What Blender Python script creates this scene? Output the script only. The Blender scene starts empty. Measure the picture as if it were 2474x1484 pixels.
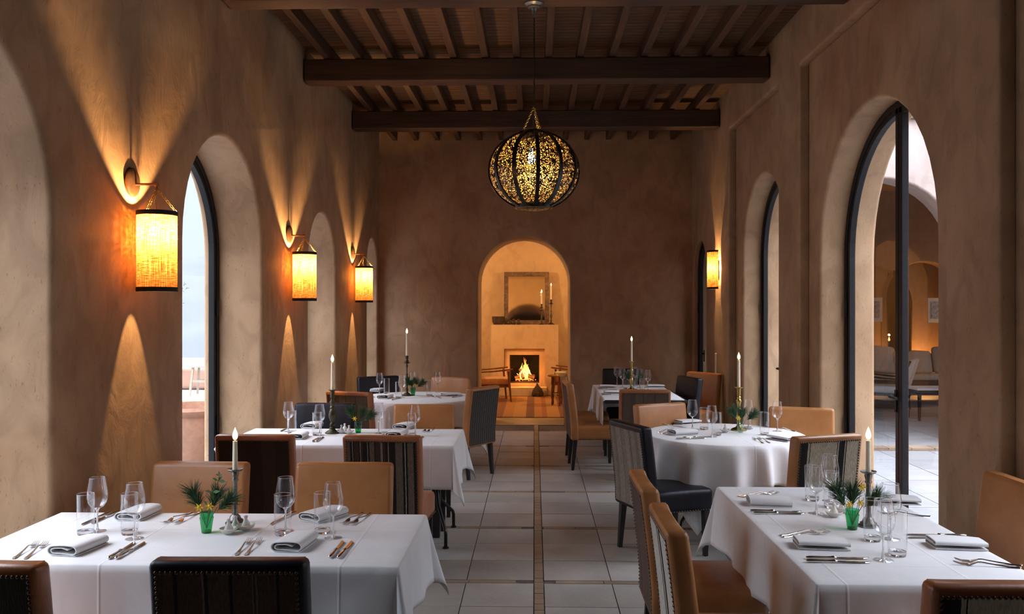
import bpy, bmesh, math, random
from mathutils import Vector, Matrix
PI = math.pi
random.seed(7)
S = bpy.context.scene
COL = S.collection
# ------------------------------------------------------------------ camera
F = 2100.0; U0 = 1237.0; V0 = 744.0; TH = math.atan(54/2100); H = 1.72
cam_d = bpy.data.cameras.new('camera'); cam = bpy.data.objects.new('camera', cam_d); COL.objects.link(cam)
cam.location = (0, 0, H); cam.rotation_euler = (PI/2, 0, TH)
cam_d.sensor_fit = 'HORIZONTAL'; cam_d.sensor_width = 36; cam_d.lens = 36*F/2474
cam_d.shift_y = 2/2474; cam_d.clip_start = .05; cam_d.clip_end = 3000
S.camera = cam
# ------------------------------------------------------------------ world, exposure
S.view_settings.view_transform = 'Standard'; S.view_settings.look = 'None'
S.view_settings.gamma = 1; S.view_settings.use_curve_mapping = False
S.view_settings.exposure = 0.0
try:
    S.cycles.transparent_max_bounces = 24; S.cycles.max_bounces = 10; S.cycles.diffuse_bounces = 2
    S.cycles.glossy_bounces = 4; S.cycles.sample_clamp_indirect = 4
except Exception: pass
w = bpy.data.worlds.new('dusk_sky'); S.world = w; w.use_nodes = True
nt = w.node_tree; nt.nodes.clear()
o = nt.nodes.new('ShaderNodeOutputWorld'); bg = nt.nodes.new('ShaderNodeBackground')
tc = nt.nodes.new('ShaderNodeTexCoord'); sx = nt.nodes.new('ShaderNodeSeparateXYZ'); cr = nt.nodes.new('ShaderNodeValToRGB')
nt.links.new(tc.outputs['Generated'], sx.inputs[0]); nt.links.new(sx.outputs[2], cr.inputs[0])
nt.links.new(cr.outputs[0], bg.inputs[0]); nt.links.new(bg.outputs[0], o.inputs[0])
cr.color_ramp.elements[0].position = .0; cr.color_ramp.elements[0].color = (.13, .15, .19, 1)
cr.color_ramp.elements[1].position = .75; cr.color_ramp.elements[1].color = (1.5, 1.6, 1.85, 1)
e = cr.color_ramp.elements.new(.2); e.color = (.15, .17, .205, 1)
e = cr.color_ramp.elements.new(.5); e.color = (.95, 1.02, 1.18, 1)
bg.inputs[1].default_value = 7.2
# ------------------------------------------------------------------ lamps outside any fixture we can see
def lamp(name, kind, loc, energy, color, size=.05, rot=None):
    d = bpy.data.lights.new(name, kind); d.energy = energy; d.color = color
    if kind == 'POINT': d.shadow_soft_size = size
    if kind == 'AREA': d.shape = 'RECTANGLE'; d.size, d.size_y = size
    ob = bpy.data.objects.new(name, d); ob.location = loc
    if rot: ob.rotation_euler = rot
    COL.objects.link(ob); return ob
WARM = (1.0, .60, .25)
lamp('hearth_room_lamp', 'POINT', (-2.1, 15.2, 2.5), 150, (1, .68, .36), .12)
lamp('hearth_room_lamp', 'POINT', (1.9, 15.4, 2.5), 100, (1, .66, .32), .12)
lamp('lounge_lamp', 'POINT', (9.1, 16.9, 1.35), 60, (1, .5, .15), .1)

# ------------------------------------------------------------------ helpers
def pix(u, v, z=0.0):
    """point on the level z that is seen at photo pixel u, v"""
    r = (u-U0)/F; q = (V0-v)/F; c, s = math.cos(TH), math.sin(TH)
    k = (z-H)/q
    return Vector(((c*r-s)*k, (c+s*r)*k, z))
def ywall(u, X):
    r = (u-U0)/F; c, s = math.cos(TH), math.sin(TH)
    return X*(c+s*r)/(c*r-s)
def xat(u, Y):
    r = (u-U0)/F; c, s = math.cos(TH), math.sin(TH)
    return Y*(c*r-s)/(c+s*r)

class MB:
    def __init__(s): s.v = []; s.f = []; s.mi = []
    def add(s, vs, fs, mi=0):
        n = len(s.v); s.v += [tuple(p) for p in vs]
        for f in fs: s.f.append([i+n for i in f]); s.mi.append(mi)
    def box(s, c, d, rz=0, mi=0, taper=1.0):
        x, y, z = d[0]/2, d[1]/2, d[2]/2; cs, sn = math.cos(rz), math.sin(rz)
        vs = []
        for k in (-1, 1):
            t = taper if k < 0 else 1
            for (i, j) in ((-1, -1), (1, -1), (1, 1), (-1, 1)):
                px, py = i*x*t, j*y*t
                vs.append((c[0]+px*cs-py*sn, c[1]+px*sn+py*cs, c[2]+k*z))
        s.add(vs, [(3, 2, 1, 0), (4, 5, 6, 7), (0, 1, 5, 4), (1, 2, 6, 5), (2, 3, 7, 6), (3, 0, 4, 7)], mi)
    def lathe(s, prof, seg=20, c=(0, 0, 0), mi=0, wob=None):
        vs = []; fs = []
        for (r, z) in prof:
            for i in range(seg):
                a = 2*PI*i/seg; rr = r*(wob(a, z) if wob else 1)
                vs.append((c[0]+rr*math.cos(a), c[1]+rr*math.sin(a), c[2]+z))
        for j in range(len(prof)-1):
            for i in range(seg):
                k = (i+1) % seg
                fs.append((j*seg+i, j*seg+k, (j+1)*seg+k, (j+1)*seg+i))
        if prof[0][0] > 1e-5 and wob is not False: pass
        s.add(vs, fs, mi)
    def disc(s, r, z, seg=20, c=(0, 0, 0), up=True):
        vs = [(c[0]+r*math.cos(2*PI*i/seg), c[1]+r*math.sin(2*PI*i/seg), c[2]+z) for i in range(seg)]
        s.add(vs, [tuple(range(seg)) if up else tuple(reversed(range(seg)))])
    def tube(s, pts, r, seg=8, cap=True, closed=False, mi=0):
        pts = [Vector(p) for p in pts]; n = len(pts)
        rs = r if isinstance(r, (list, tuple)) else [r]*n
        vs = []; fs = []; up = None
        for i in range(n):
            if closed: t = pts[(i+1) % n]-pts[i-1]
            else: t = pts[min(i+1, n-1)]-pts[max(i-1, 0)]
            if t.length < 1e-9: t = Vector((0, 0, 1))
            t.normalize()
            if up is None:
                up = Vector((0, 0, 1)) if abs(t.z) < .9 else Vector((1, 0, 0))
            a = t.cross(up)
            if a.length < 1e-4: a = t.cross(Vector((0, 1, 0)))
            a.normalize(); b = a.cross(t).normalized(); up = b
            for k in range(seg):
                g = 2*PI*k/seg
                vs.append(pts[i]+a*math.cos(g)*rs[i]+b*math.sin(g)*rs[i])
        m = n if closed else n-1
        for i in range(m):
            j = (i+1) % n
            for k in range(seg):
                l = (k+1) % seg
                fs.append((i*seg+k, i*seg+l, j*seg+l, j*seg+k))
        if cap and not closed:
            fs.append(tuple(reversed(range(seg)))); fs.append(tuple((n-1)*seg+k for k in range(seg)))
        s.add(vs, fs, mi)
    def sweep(s, pts, wdt, hgt, side, mi=0, closed=False):
        """square bar along pts; side = the constant direction of its depth hgt"""
        pts = [Vector(p) for p in pts]; side = Vector(side); n = len(pts); vs = []; fs = []
        for i in range(n):
            t = (pts[min(i+1, n-1)]-pts[max(i-1, 0)]).normalized(); a = t.cross(side).normalized()
            for (p, q) in ((-1, -1), (1, -1), (1, 1), (-1, 1)): vs.append(pts[i]+a*p*wdt/2+side*q*hgt/2)
        for i in range(n-1):
            for k in range(4):
                l = (k+1) % 4; fs.append((i*4+k, i*4+l, (i+1)*4+l, (i+1)*4+k))
        fs.append((3, 2, 1, 0)); fs.append(tuple((n-1)*4+k for k in range(4)))
        s.add(vs, fs, mi)
    def build(s, name, mat, parent=None, smooth=None, bevel=0, seg=2, loc=None, deform=None, merge=False):
        me = bpy.data.meshes.new(name)
        vs = s.v
        if deform: vs = [tuple(deform(*p)) for p in vs]
        me.from_pydata(vs, [], s.f)
        mats = mat if isinstance(mat, (list, tuple)) else [mat]
        for m in mats: me.materials.append(m)
        if len(mats) > 1:
            for p, i in zip(me.polygons, s.mi): p.material_index = i
        bm = bmesh.new(); bm.from_mesh(me)
        if merge: bmesh.ops.remove_doubles(bm, verts=bm.verts, dist=1e-5)
        bmesh.ops.recalc_face_normals(bm, faces=bm.faces)
        if bevel:
            es = [e for e in bm.edges if len(e.link_faces) == 2 and e.calc_face_angle(0) > .7]
            bmesh.ops.bevel(bm, geom=es, offset=bevel, segments=seg, profile=.5, affect='EDGES', clamp_overlap=True)
        bm.to_mesh(me); bm.free()
        if smooth is not None:
            for p in me.polygons: p.use_smooth = True
            if smooth < 3: me.set_sharp_from_angle(angle=smooth)
        ob = bpy.data.objects.new(name, me); COL.objects.link(ob)
        if parent: ob.parent = parent
        if loc is not None: ob.location = loc
        return ob
def tag(o, label, cat, group=None, kind=None):
    if label: o['label'] = label
    if cat: o['category'] = cat
    if group: o['group'] = group
    if kind: o['kind'] = kind
    return o
def struct(o): o['kind'] = 'structure'; return o
def empty(name, loc=(0, 0, 0), rz=0):
    o = bpy.data.objects.new(name, None); o.empty_display_size = .1; COL.objects.link(o)
    o.location = loc; o.rotation_euler = (0, 0, rz); return o
def copy_tree(o, parent=None):
    c = o.copy(); COL.objects.link(c)
    if parent: c.parent = parent
    for ch in KIDS.get(o.name, [x for x in bpy.data.objects if x.parent == o]): copy_tree(ch, c)
    return c
KIDS = {}
def kids(o):
    KIDS[o.name] = [x for x in bpy.data.objects if x.parent == o]
    for k in KIDS[o.name]: kids(k)
def put(proto, used, loc, rz, label, cat, group=None):
    if proto.name not in KIDS: kids(proto)
    if proto.name in used: ob = copy_tree(proto)
    else: ob = proto; used.add(proto.name)
    ob.location = loc; ob.rotation_euler = (0, 0, rz)
    tag(ob, label, cat, group); return ob
USED = set()

# ------------------------------------------------------------------ materials
def mat(name):
    m = bpy.data.materials.new(name); m.use_nodes = True; n = m.node_tree
    b = n.nodes['Principled BSDF']; return m, n, b
def lk(n, a, b): n.links.new(a, b)
def node(n, t, **k):
    x = n.nodes.new(t)
    for a, v in k.items():
        if a.startswith('i_'): x.inputs[int(a[2:]) if a[2:].isdigit() else a[2:]].default_value = v
        else: setattr(x, a, v)
    return x
def ramp(n, fac, stops, interp='LINEAR'):
    r = n.nodes.new('ShaderNodeValToRGB'); r.color_ramp.interpolation = interp
    el = r.color_ramp.elements
    while len(el) > 1: el.remove(el[-1])
    el[0].position = stops[0][0]; el[0].color = (*stops[0][1], 1)
    for p, c in stops[1:]:
        e = el.new(p); e.color = (*c, 1)
    lk(n, fac, r.inputs[0]); return r.outputs[0]
def coords(n, scale=(1, 1, 1), kind='Object', rot=(0, 0, 0)):
    t = n.nodes.new('ShaderNodeTexCoord'); m = n.nodes.new('ShaderNodeMapping')
    m.inputs['Scale'].default_value = scale; m.inputs['Rotation'].default_value = rot
    lk(n, t.outputs[kind], m.inputs[0]); return m.outputs[0]
def noise(n, vec, scale, detail=4, dist=0, rough=.5):
    x = node(n, 'ShaderNodeTexNoise'); x.inputs['Scale'].default_value = scale; x.inputs['Detail'].default_value = detail
    x.inputs['Distortion'].default_value = dist; x.inputs['Roughness'].default_value = rough
    lk(n, vec, x.inputs['Vector']); return x.outputs[0]
def bump(n, b, h, strength=.3, dist=.01, prev=None):
    x = node(n, 'ShaderNodeBump'); x.inputs['Strength'].default_value = strength; x.inputs['Distance'].default_value = dist
    lk(n, h, x.inputs['Height'])
    if prev is not None: lk(n, prev, x.inputs['Normal'])
    lk(n, x.outputs[0], b.inputs['Normal']); return x.outputs[0]
def mixc(n, a, b, fac, mode='MIX'):
    x = node(n, 'ShaderNodeMixRGB', blend_type=mode)
    for i, q in ((0, fac), (1, a), (2, b)):
        if hasattr(q, 'links') or hasattr(q, 'is_linked'): lk(n, q, x.inputs[i])
        else: x.inputs[i].default_value = q if i == 0 else (*q, 1)
    return x.outputs[0]

def plaster(name, ca, cb, speck=.5, strokes=.5):
    m, n, b = mat(name)
    big = noise(n, coords(n), 1.3, 5, .6); st = noise(n, coords(n, (1, 1, .6)), 5.5, 5, .9, .55)
    fine = noise(n, coords(n), 60, 3); sp = noise(n, coords(n, (1, 1, .35)), 75, 2)
    c = ramp(n, big, [(.3, ca), (.7, cb)])
    c2 = ramp(n, st, [(.38, (.72, .70, .68)), (.5, (1, 1, 1)), (.62, (1.12, 1.12, 1.12))])
    c = mixc(n, c, c2, strokes, 'MULTIPLY')
    c3 = ramp(n, sp, [(.27, (.45, .32, .25)), (.33, (1, 1, 1))])
    c = mixc(n, c, c3, speck, 'MULTIPLY')
    lk(n, c, b.inputs['Base Color']); b.inputs['Roughness'].default_value = .78
    b1 = bump(n, b, st, .32, .03); bump(n, b, fine, .15, .005, b1); return m
PLASTER = plaster('earth_plaster', (.30, .170, .086), (.425, .272, .156))
PLASTER_W = plaster('courtyard_limewash', (.38, .295, .26), (.46, .375, .34), .25, .3)
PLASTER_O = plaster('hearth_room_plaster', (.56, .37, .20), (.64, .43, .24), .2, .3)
PLASTER_L = plaster('lounge_plaster', (.34, .22, .14), (.42, .27, .17), .2, .3)
CLAY = plaster('terrace_clay', (.30, .155, .105), (.40, .235, .17), .3, .5)

def wood(name, c1, c2, scale=(1, 14, 14), rough=.6, ax=0, bs=.4):
    m, n, b = mat(name)
    v = coords(n, scale); a = noise(n, v, 2.2, 6, .8, .6); k = noise(n, coords(n), 1.1, 3)
    c = ramp(n, a, [(.3, c1), (.68, c2)]); c = mixc(n, c, ramp(n, k, [(.35, (.7, .7, .7)), (.7, (1.15, 1.1, 1.05))]), .8, 'MULTIPLY')
    lk(n, c, b.inputs['Base Color']); b.inputs['Roughness'].default_value = rough; bump(n, b, a, bs, .006); return m
BEAM = wood('cedar_beam', (.028, .012, .007), (.075, .034, .016), (.6, 14, 14))
JOIST = wood('cedar_joist', (.035, .016, .008), (.10, .046, .022), (14, .6, 14))
DARKWOOD = wood('ebonised_wood', (.006, .005, .005), (.018, .013, .011), (14, 14, 1), .55, bs=.15)
REDWOOD = wood('red_brown_wood', (.12, .04, .015), (.25, .09, .035), (10, 10, 2), .4)
def planks():
    m, n, b = mat('ceiling_laths')
    wv = node(n, 'ShaderNodeTexWave', wave_type='BANDS', bands_direction='Y'); wv.inputs['Scale'].default_value = 3.6
    wv.inputs['Distortion'].default_value = .8; wv.inputs['Detail'].default_value = 2; lk(n, coords(n), wv.inputs[0])
    a = noise(n, coords(n, (.8, 16, 1)), 3, 5, 1.5)
    c = ramp(n, a, [(.3, (.05, .021, .010)), (.55, (.13, .06, .026)), (.75, (.20, .10, .045))])
    c = mixc(n, c, ramp(n, wv.outputs[1], [(.0, (.35, .3, .28)), (.18, (1, 1, 1))]), .9, 'MULTIPLY')
    lk(n, c, b.inputs['Base Color']); b.inputs['Roughness'].default_value = .7; bump(n, b, wv.outputs[1], .5, .01); return m
PLANK = planks()
def leather(name, c1, c2, rough=.38, spec=.5):
    m, n, b = mat(name)
    big = noise(n, coords(n), 5, 4, .5); f = noise(n, coords(n), 170, 3); sc = noise(n, coords(n, (1, 1, 3)), 24, 4, 2)
    c = ramp(n, big, [(.3, c1), (.7, c2)]); c = mixc(n, c, ramp(n, sc, [(.3, (.72, .66, .6)), (.42, (1, 1, 1))]), .45, 'MULTIPLY')
    lk(n, c, b.inputs['Base Color']); b.inputs['Roughness'].default_value = rough
    b1 = bump(n, b, big, .25, .02); bump(n, b, f, .12, .003, b1); b.inputs['Specular IOR Level'].default_value = spec; return m
TAN = leather('tan_leather', (.34, .135, .042), (.44, .190, .064))
BROWN = leather('chestnut_leather', (.30, .105, .042), (.38, .15, .06), .33)
BLACK = leather('black_leather', (.007, .007, .011), (.012, .012, .018), .42, .25)
def stripes(name, stops, weave=60):
    m, n, b = mat(name)
    t = node(n, 'ShaderNodeTexCoord'); s = node(n, 'ShaderNodeSeparateXYZ'); lk(n, t.outputs['Object'], s.inputs[0])
    nz = noise(n, coords(n, (1, 1, 1)), 55, 2)
    ma = node(n, 'ShaderNodeMath', operation='MULTIPLY_ADD'); lk(n, s.outputs[0], ma.inputs[0]); ma.inputs[1].default_value = 2.2; ma.inputs[2].default_value = .5
    md = node(n, 'ShaderNodeMath', operation='MULTIPLY_ADD'); lk(n, nz, md.inputs[0]); md.inputs[1].default_value = .012; lk(n, ma.outputs[0], md.inputs[2])
    c = ramp(n, md.outputs[0], stops, 'CONSTANT')
    fz = noise(n, coords(n, (1, 1, .25)), 160, 3)
    c = mixc(n, c, ramp(n, fz, [(.3, (.6, .6, .6)), (.7, (1.25, 1.25, 1.25))]), .8, 'MULTIPLY')
    lk(n, c, b.inputs['Base Color']); b.inputs['Roughness'].default_value = .95; bump(n, b, fz, .5, .004); return m
K = (.010, .008, .008); BR = (.050, .026, .017); TP = (.14, .10, .072); GB = (.17, .145, .115); CR = (.50, .45, .34); WH = (.36, .32, .28)
ST_DARK = stripes('dark_brown_weave', [(0, (.020, .011, .008)), (.2, (.026, .014, .009)), (.4, (.018, .010, .008)), (.62, (.028, .015, .010)), (.8, (.018, .010, .007))])
ST_MULTI = stripes('brown_taupe_stripe', [(0, TP), (.07, K), (.10, WH), (.107, K), (.125, BR), (.19, K), (.21, WH), (.217, BR), (.25, K), (.31, WH), (.317, K), (.34, TP), (.41, K), (.425, BR), (.50, WH), (.507, BR), (.515, WH), (.522, BR), (.56, K), (.60, WH), (.608, BR), (.62, K), (.70, TP), (.74, TP), (.80, K), (.83, WH), (.84, K), (.87, TP), (.95, K)])
ST_FAINT = stripes('brown_weave_thin_stripe', [(0, (.075, .045, .032)), (.13, K), (.16, (.065, .04, .028)), (.33, (.16, .12, .1)), (.345, K), (.375, (.085, .055, .04)), (.52, K), (.545, (.075, .045, .032)), (.68, (.15, .12, .1)), (.69, (.055, .035, .03)), (.705, (.15, .12, .1)), (.715, (.075, .045, .032)), (.85, K), (.87, (.065, .04, .028))])
ST_GREY = stripes('grey_taupe_weave', [(0, (.20, .165, .125)), (.12, (.16, .13, .1)), (.2, (.22, .185, .145)), (.36, (.03, .025, .02)), (.37, (.19, .155, .12)), (.5, (.24, .2, .16)), (.6, (.17, .14, .11)), (.66, (.03, .025, .02)), (.67, (.21, .175, .135)), (.8, (.16, .13, .1)), (.9, (.22, .19, .15))])
ST_PIN = stripes('dark_grey_pinstripe', [(k*.04, ((.075, .065, .058) if k % 2 else (.035, .03, .028))) for k in range(25)])
ST_BROWN2 = stripes('mid_brown_weave', [(0, (.09, .055, .038)), (.18, (.07, .042, .03)), (.3, (.11, .07, .05)), (.45, (.05, .03, .022)), (.47, (.10, .062, .044)), (.7, (.06, .038, .028)), (.72, (.1, .065, .046))])
ST_CREAM = stripes('cream_black_stripe', [(0, K), (.14, CR), (.17, K), (.18, CR), (.62, K), (.63, CR), (.65, K), (.75, CR), (.765, K), (.78, CR), (1, K)])
ST_CREAM2 = stripes('white_black_stripe', [(0, (.6, .58, .5)), (.42, K), (.47, (.6, .58, .5)), (.52, K), (.62, (.62, .6, .53)), (.96, K)])
def cloth_mat():
    m, n, b = mat('white_linen')
    f = noise(n, coords(n), 260, 2); w_ = noise(n, coords(n), 4, 5, .8)
    c = ramp(n, w_, [(.3, (.74, .73, .73)), (.7, (.80, .79, .79))])
    lk(n, c, b.inputs['Base Color']); b.inputs['Roughness'].default_value = .85
    s = node(n, 'ShaderNodeSeparateXYZ'); lk(n, coords(n), s.inputs[0]); hs = []
    for i, off in ((0, .1), (1, .27)):
        a = node(n, 'ShaderNodeMath', operation='MULTIPLY_ADD'); lk(n, s.outputs[i], a.inputs[0]); a.inputs[1].default_value = 2.2; a.inputs[2].default_value = 10+off
        fr = node(n, 'ShaderNodeMath', operation='FRACT'); lk(n, a.outputs[0], fr.inputs[0]); hs.append(ramp(n, fr.outputs[0], [(0, (0, 0, 0)), (.484, (0, 0, 0)), (.5, (1, 1, 1)), (.516, (0, 0, 0)), (1, (0, 0, 0))]))
    cz = node(n, 'ShaderNodeMath', operation='MAXIMUM'); lk(n, hs[0], cz.inputs[0]); lk(n, hs[1], cz.inputs[1])
    b1 = bump(n, b, w_, .28, .02); b2 = bump(n, b, cz.outputs[0], .28, .005, b1); bump(n, b, f, .08, .002, b2); return m
LINEN = cloth_mat()
def simple(name, col, rough=.5, metal=0, var=.0, spec=None, bs=0, bsc=40):
    m, n, b = mat(name); b.inputs['Metallic'].default_value = metal; b.inputs['Roughness'].default_value = rough
    k = noise(n, coords(n), 18, 4, .5)
    lk(n, ramp(n, k, [(.3, tuple(x*(1-var) for x in col)), (.7, tuple(min(1, x*(1+var)) for x in col))]), b.inputs['Base Color'])
    if bs: bump(n, b, noise(n, coords(n), bsc, 4), bs, .01)
    return m
IRON = simple('black_iron', (.006, .006, .007), .35, .3, .2)
FRAME = simple('black_painted_steel', (.009, .009, .010), .5, 0, .2)
FRAME.node_tree.nodes['Principled BSDF'].inputs['Specular IOR Level'].default_value = .25
SILVER = simple('polished_steel', (.75, .74, .72), .16, 1, .05)
PEWTER = simple('aged_pewter', (.20, .19, .17), .42, 1, .3, bs=.3)
BRONZE = simple('dark_bronze', (.085, .075, .045), .5, .9, .35, bs=.4)
BRASS = simple('aged_brass', (.42, .31, .11), .32, 1, .25, bs=.15)
COPPER = simple('dull_copper', (.30, .15, .08), .4, .8, .3)
NAIL = simple('dark_brass_nails', (.09, .06, .04), .35, .9, .2)
WAX = None
def waxmat():
    m, n, b = mat('ivory_wax'); b.inputs['Base Color'].default_value = (.85, .76, .58, 1); b.inputs['Roughness'].default_value = .5
    b.inputs['Subsurface Weight'].default_value = .35; b.inputs['Subsurface Radius'].default_value = (.03, .015, .006); return m
WAX = waxmat()
CERAM = simple('white_glazed_ceramic', (.78, .75, .70), .2, 0, .03)
CLAYPOT = simple('terracotta_pot', (.34, .18, .12), .85, 0, .15, bs=.3)
PINE = simple('pine_needles', (.030, .085, .030), .6, 0, .4)
LEAF = simple('green_leaves', (.05, .13, .03), .5, 0, .4)
OLIVE = simple('olive_leaves', (.12, .18, .07), .6, 0, .3)
YEL = simple('yellow_petals', (.80, .55, .03), .5, 0, .1)
BARK = simple('bark', (.12, .08, .05), .9, 0, .3)
SOOT = simple('soot', (.012, .009, .008), .95, 0, .4)
LOG = simple('burnt_logs', (.16, .08, .04), .9, 0, .6, bs=.6, bsc=30)
BASKET = simple('dark_wicker', (.06, .035, .02), .8, 0, .5, bs=1, bsc=120)
CUSH = simple('cream_cushion', (.55, .48, .38), .9, 0, .08, bs=.2)
CUSHW = simple('white_cushion', (.75, .74, .73), .9, 0, .05, bs=.2)
CUSHO = simple('orange_cushion', (.55, .28, .14), .9, 0, .1, bs=.3)
SOFA = simple('brown_sofa', (.08, .055, .045), .8, 0, .2)
SWITCH = simple('cream_plastic', (.62, .55, .46), .4, 0, .02)
BLKBAND = simple('black_braid', (.015, .010, .008), .8, 0, .3)
HILL = simple('haze_tinted_hillside', (.074, .082, .118), 1, 0, .35)  # distance haze is painted into this bluish base colour, no volume
def emis(name, col, st, grad=None):
    m, n, b = mat(name); n.nodes.remove(b); e = node(n, 'ShaderNodeEmission')
    e.inputs[0].default_value = (*col, 1); e.inputs[1].default_value = st; lk(n, e.outputs[0], n.nodes['Material Output'].inputs[0])
    if grad:
        t = node(n, 'ShaderNodeTexCoord'); s = node(n, 'ShaderNodeSeparateXYZ'); lk(n, t.outputs['Generated'], s.inputs[0])
        lk(n, ramp(n, s.outputs[2], grad), e.inputs[0])
    return m
FLAME = emis('candle_flame', (1, .62, .22), 14, [(0, (1, .30, .05)), (.25, (1, .66, .28)), (.65, (1, .72, .32)), (1, (1, .4, .08))])
def bulbmat():
    m = emis('bulb_glow', (1, .72, .38), 18); n = m.node_tree; e = [x for x in n.nodes if x.type == 'EMISSION'][0]
    t = node(n, 'ShaderNodeBsdfTransparent'); a = node(n, 'ShaderNodeAddShader'); lk(n, e.outputs[0], a.inputs[0]); lk(n, t.outputs[0], a.inputs[1])
    lk(n, a.outputs[0], n.nodes['Material Output'].inputs[0]); return m
BULB = bulbmat()
FIREM = emis('log_fire', (1, .35, .06), 3.2, [(0, (1, .25, .03)), (.3, (1, .55, .16)), (.6, (1, .36, .06)), (1, (.55, .07, .01))])
EMBER = emis('embers', (1, .16, .03), 3)
def thin_glass(name, tint=(1, 1, 1), blend=.25, edge=.7, rough=.02):
    m, n, b = mat(name); n.nodes.remove(b)
    tr = node(n, 'ShaderNodeBsdfTransparent'); tr.inputs[0].default_value = (*tint, 1)
    gl = node(n, 'ShaderNodeBsdfGlossy'); gl.inputs['Roughness'].default_value = rough; gl.inputs[0].default_value = (.95, .97, 1, 1)
    lw = node(n, 'ShaderNodeLayerWeight'); lw.inputs[0].default_value = blend
    pw = node(n, 'ShaderNodeMath', operation='POWER'); lk(n, lw.outputs[1], pw.inputs[0]); pw.inputs[1].default_value = 1.6
    mm = node(n, 'ShaderNodeMath', operation='MULTIPLY'); lk(n, pw.outputs[0], mm.inputs[0]); mm.inputs[1].default_value = edge
    ma = node(n, 'ShaderNodeMath', operation='ADD'); lk(n, mm.outputs[0], ma.inputs[0]); ma.inputs[1].default_value = .045
    mx = node(n, 'ShaderNodeMixShader'); lk(n, ma.outputs[0], mx.inputs[0]); lk(n, tr.outputs[0], mx.inputs[1]); lk(n, gl.outputs[0], mx.inputs[2])
    lk(n, mx.outputs[0], n.nodes['Material Output'].inputs[0]); return m
GLASS = thin_glass('drinking_glass', (.985, .985, .985), .35, .85)
PANE = thin_glass('window_pane', (.93, .95, .95), .2, .35, .01)
GREENG = thin_glass('green_glass', (.10, .62, .30), .3, .5)
CLEARG = thin_glass('pale_aqua_glass', (.80, .93, .90), .3, .6)
def solid_glass():
    m, n, b = mat('thick_glass'); b.inputs['Transmission Weight'].default_value = 1; b.inputs['Roughness'].default_value = .02
    b.inputs['IOR'].default_value = 1.45; b.inputs['Base Color'].default_value = (.97, .98, 1, 1); return m
TGLASS = solid_glass()
def mirror():
    m, n, b = mat('old_mirror'); b.inputs['Metallic'].default_value = 1; b.inputs['Roughness'].default_value = .06
    b.inputs['Base Color'].default_value = (.72, .66, .55, 1); return m
MIRROR = mirror()
def shade_mat():
    m, n, b = mat('woven_raffia_shade'); n.nodes.remove(b)
    t = node(n, 'ShaderNodeTexCoord'); s = node(n, 'ShaderNodeSeparateXYZ'); lk(n, t.outputs['Object'], s.inputs[0])
    at = node(n, 'ShaderNodeMath', operation='ARCTAN2'); lk(n, s.outputs[1], at.inputs[0]); lk(n, s.outputs[0], at.inputs[1])
    cb = node(n, 'ShaderNodeCombineXYZ'); lk(n, at.outputs[0], cb.inputs[0]); lk(n, s.outputs[2], cb.inputs[1])
    def thread(sc):
        mp = node(n, 'ShaderNodeMapping'); mp.inputs['Scale'].default_value = sc; lk(n, cb.outputs[0], mp.inputs[0])
        return noise(n, mp.outputs[0], 1, 3, 0, .7)
    h = thread((2.0, 190, 1)); v = thread((26, 6, 1))
    mx = node(n, 'ShaderNodeMath', operation='MULTIPLY'); lk(n, h, mx.inputs[0]); lk(n, v, mx.inputs[1])
    col = ramp(n, mx.outputs[0], [(.15, (.035, .008, .002)), (.25, (.17, .06, .015)), (.36, (.36, .18, .06))])
    tl = node(n, 'ShaderNodeBsdfTranslucent'); lk(n, col, tl.inputs[0]); df = node(n, 'ShaderNodeBsdfDiffuse'); lk(n, col, df.inputs[0])
    m1 = node(n, 'ShaderNodeMixShader'); m1.inputs[0].default_value = .35; lk(n, tl.outputs[0], m1.inputs[1]); lk(n, df.outputs[0], m1.inputs[2])
    tp = node(n, 'ShaderNodeBsdfTransparent'); tp.inputs[0].default_value = (1, .5, .17, 1)
    gp = ramp(n, mx.outputs[0], [(.2, (0, 0, 0)), (.42, (.16, .16, .16))])
    m2 = node(n, 'ShaderNodeMixShader'); lk(n, gp, m2.inputs[0]); lk(n, m1.outputs[0], m2.inputs[1]); lk(n, tp.outputs[0], m2.inputs[2])
    lk(n, m2.outputs[0], n.nodes['Material Output'].inputs[0]); return m
SHADE = shade_mat()
def lace(name, col, metal, rough):
    m, n, b = mat(name); b.inputs['Metallic'].default_value = metal; b.inputs['Roughness'].default_value = rough
    b.inputs['Base Color'].default_value = (*col, 1)
    t = node(n, 'ShaderNodeTexCoord'); nv = node(n, 'ShaderNodeVectorMath', operation='NORMALIZE'); lk(n, t.outputs['Object'], nv.inputs[0])
    nz = node(n, 'ShaderNodeTexNoise'); nz.inputs['Scale'].default_value = 12; lk(n, nv.outputs[0], nz.inputs[0])
    mx0 = node(n, 'ShaderNodeMixRGB'); mx0.inputs[0].default_value = .10; lk(n, nv.outputs[0], mx0.inputs[1]); lk(n, nz.outputs[1], mx0.inputs[2])
    v = node(n, 'ShaderNodeTexVoronoi', feature='DISTANCE_TO_EDGE'); v.inputs['Scale'].default_value = 24; lk(n, mx0.outputs[0], v.inputs['Vector'])
    g = node(n, 'ShaderNodeMath', operation='GREATER_THAN'); lk(n, v.outputs[0], g.inputs[0]); g.inputs[1].default_value = .13
    tr = node(n, 'ShaderNodeBsdfTransparent'); mx = node(n, 'ShaderNodeMixShader')
    lk(n, g.outputs[0], mx.inputs[0]); lk(n, b.outputs[0], mx.inputs[1]); lk(n, tr.outputs[0], mx.inputs[2])
    lk(n, mx.outputs[0], n.nodes['Material Output'].inputs[0]); return m
LACE = lace('pierced_dark_metal', (.03, .022, .012), .6, .45); LACEI = lace('pierced_brass_lining', (.62, .42, .15), .55, .5)
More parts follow.
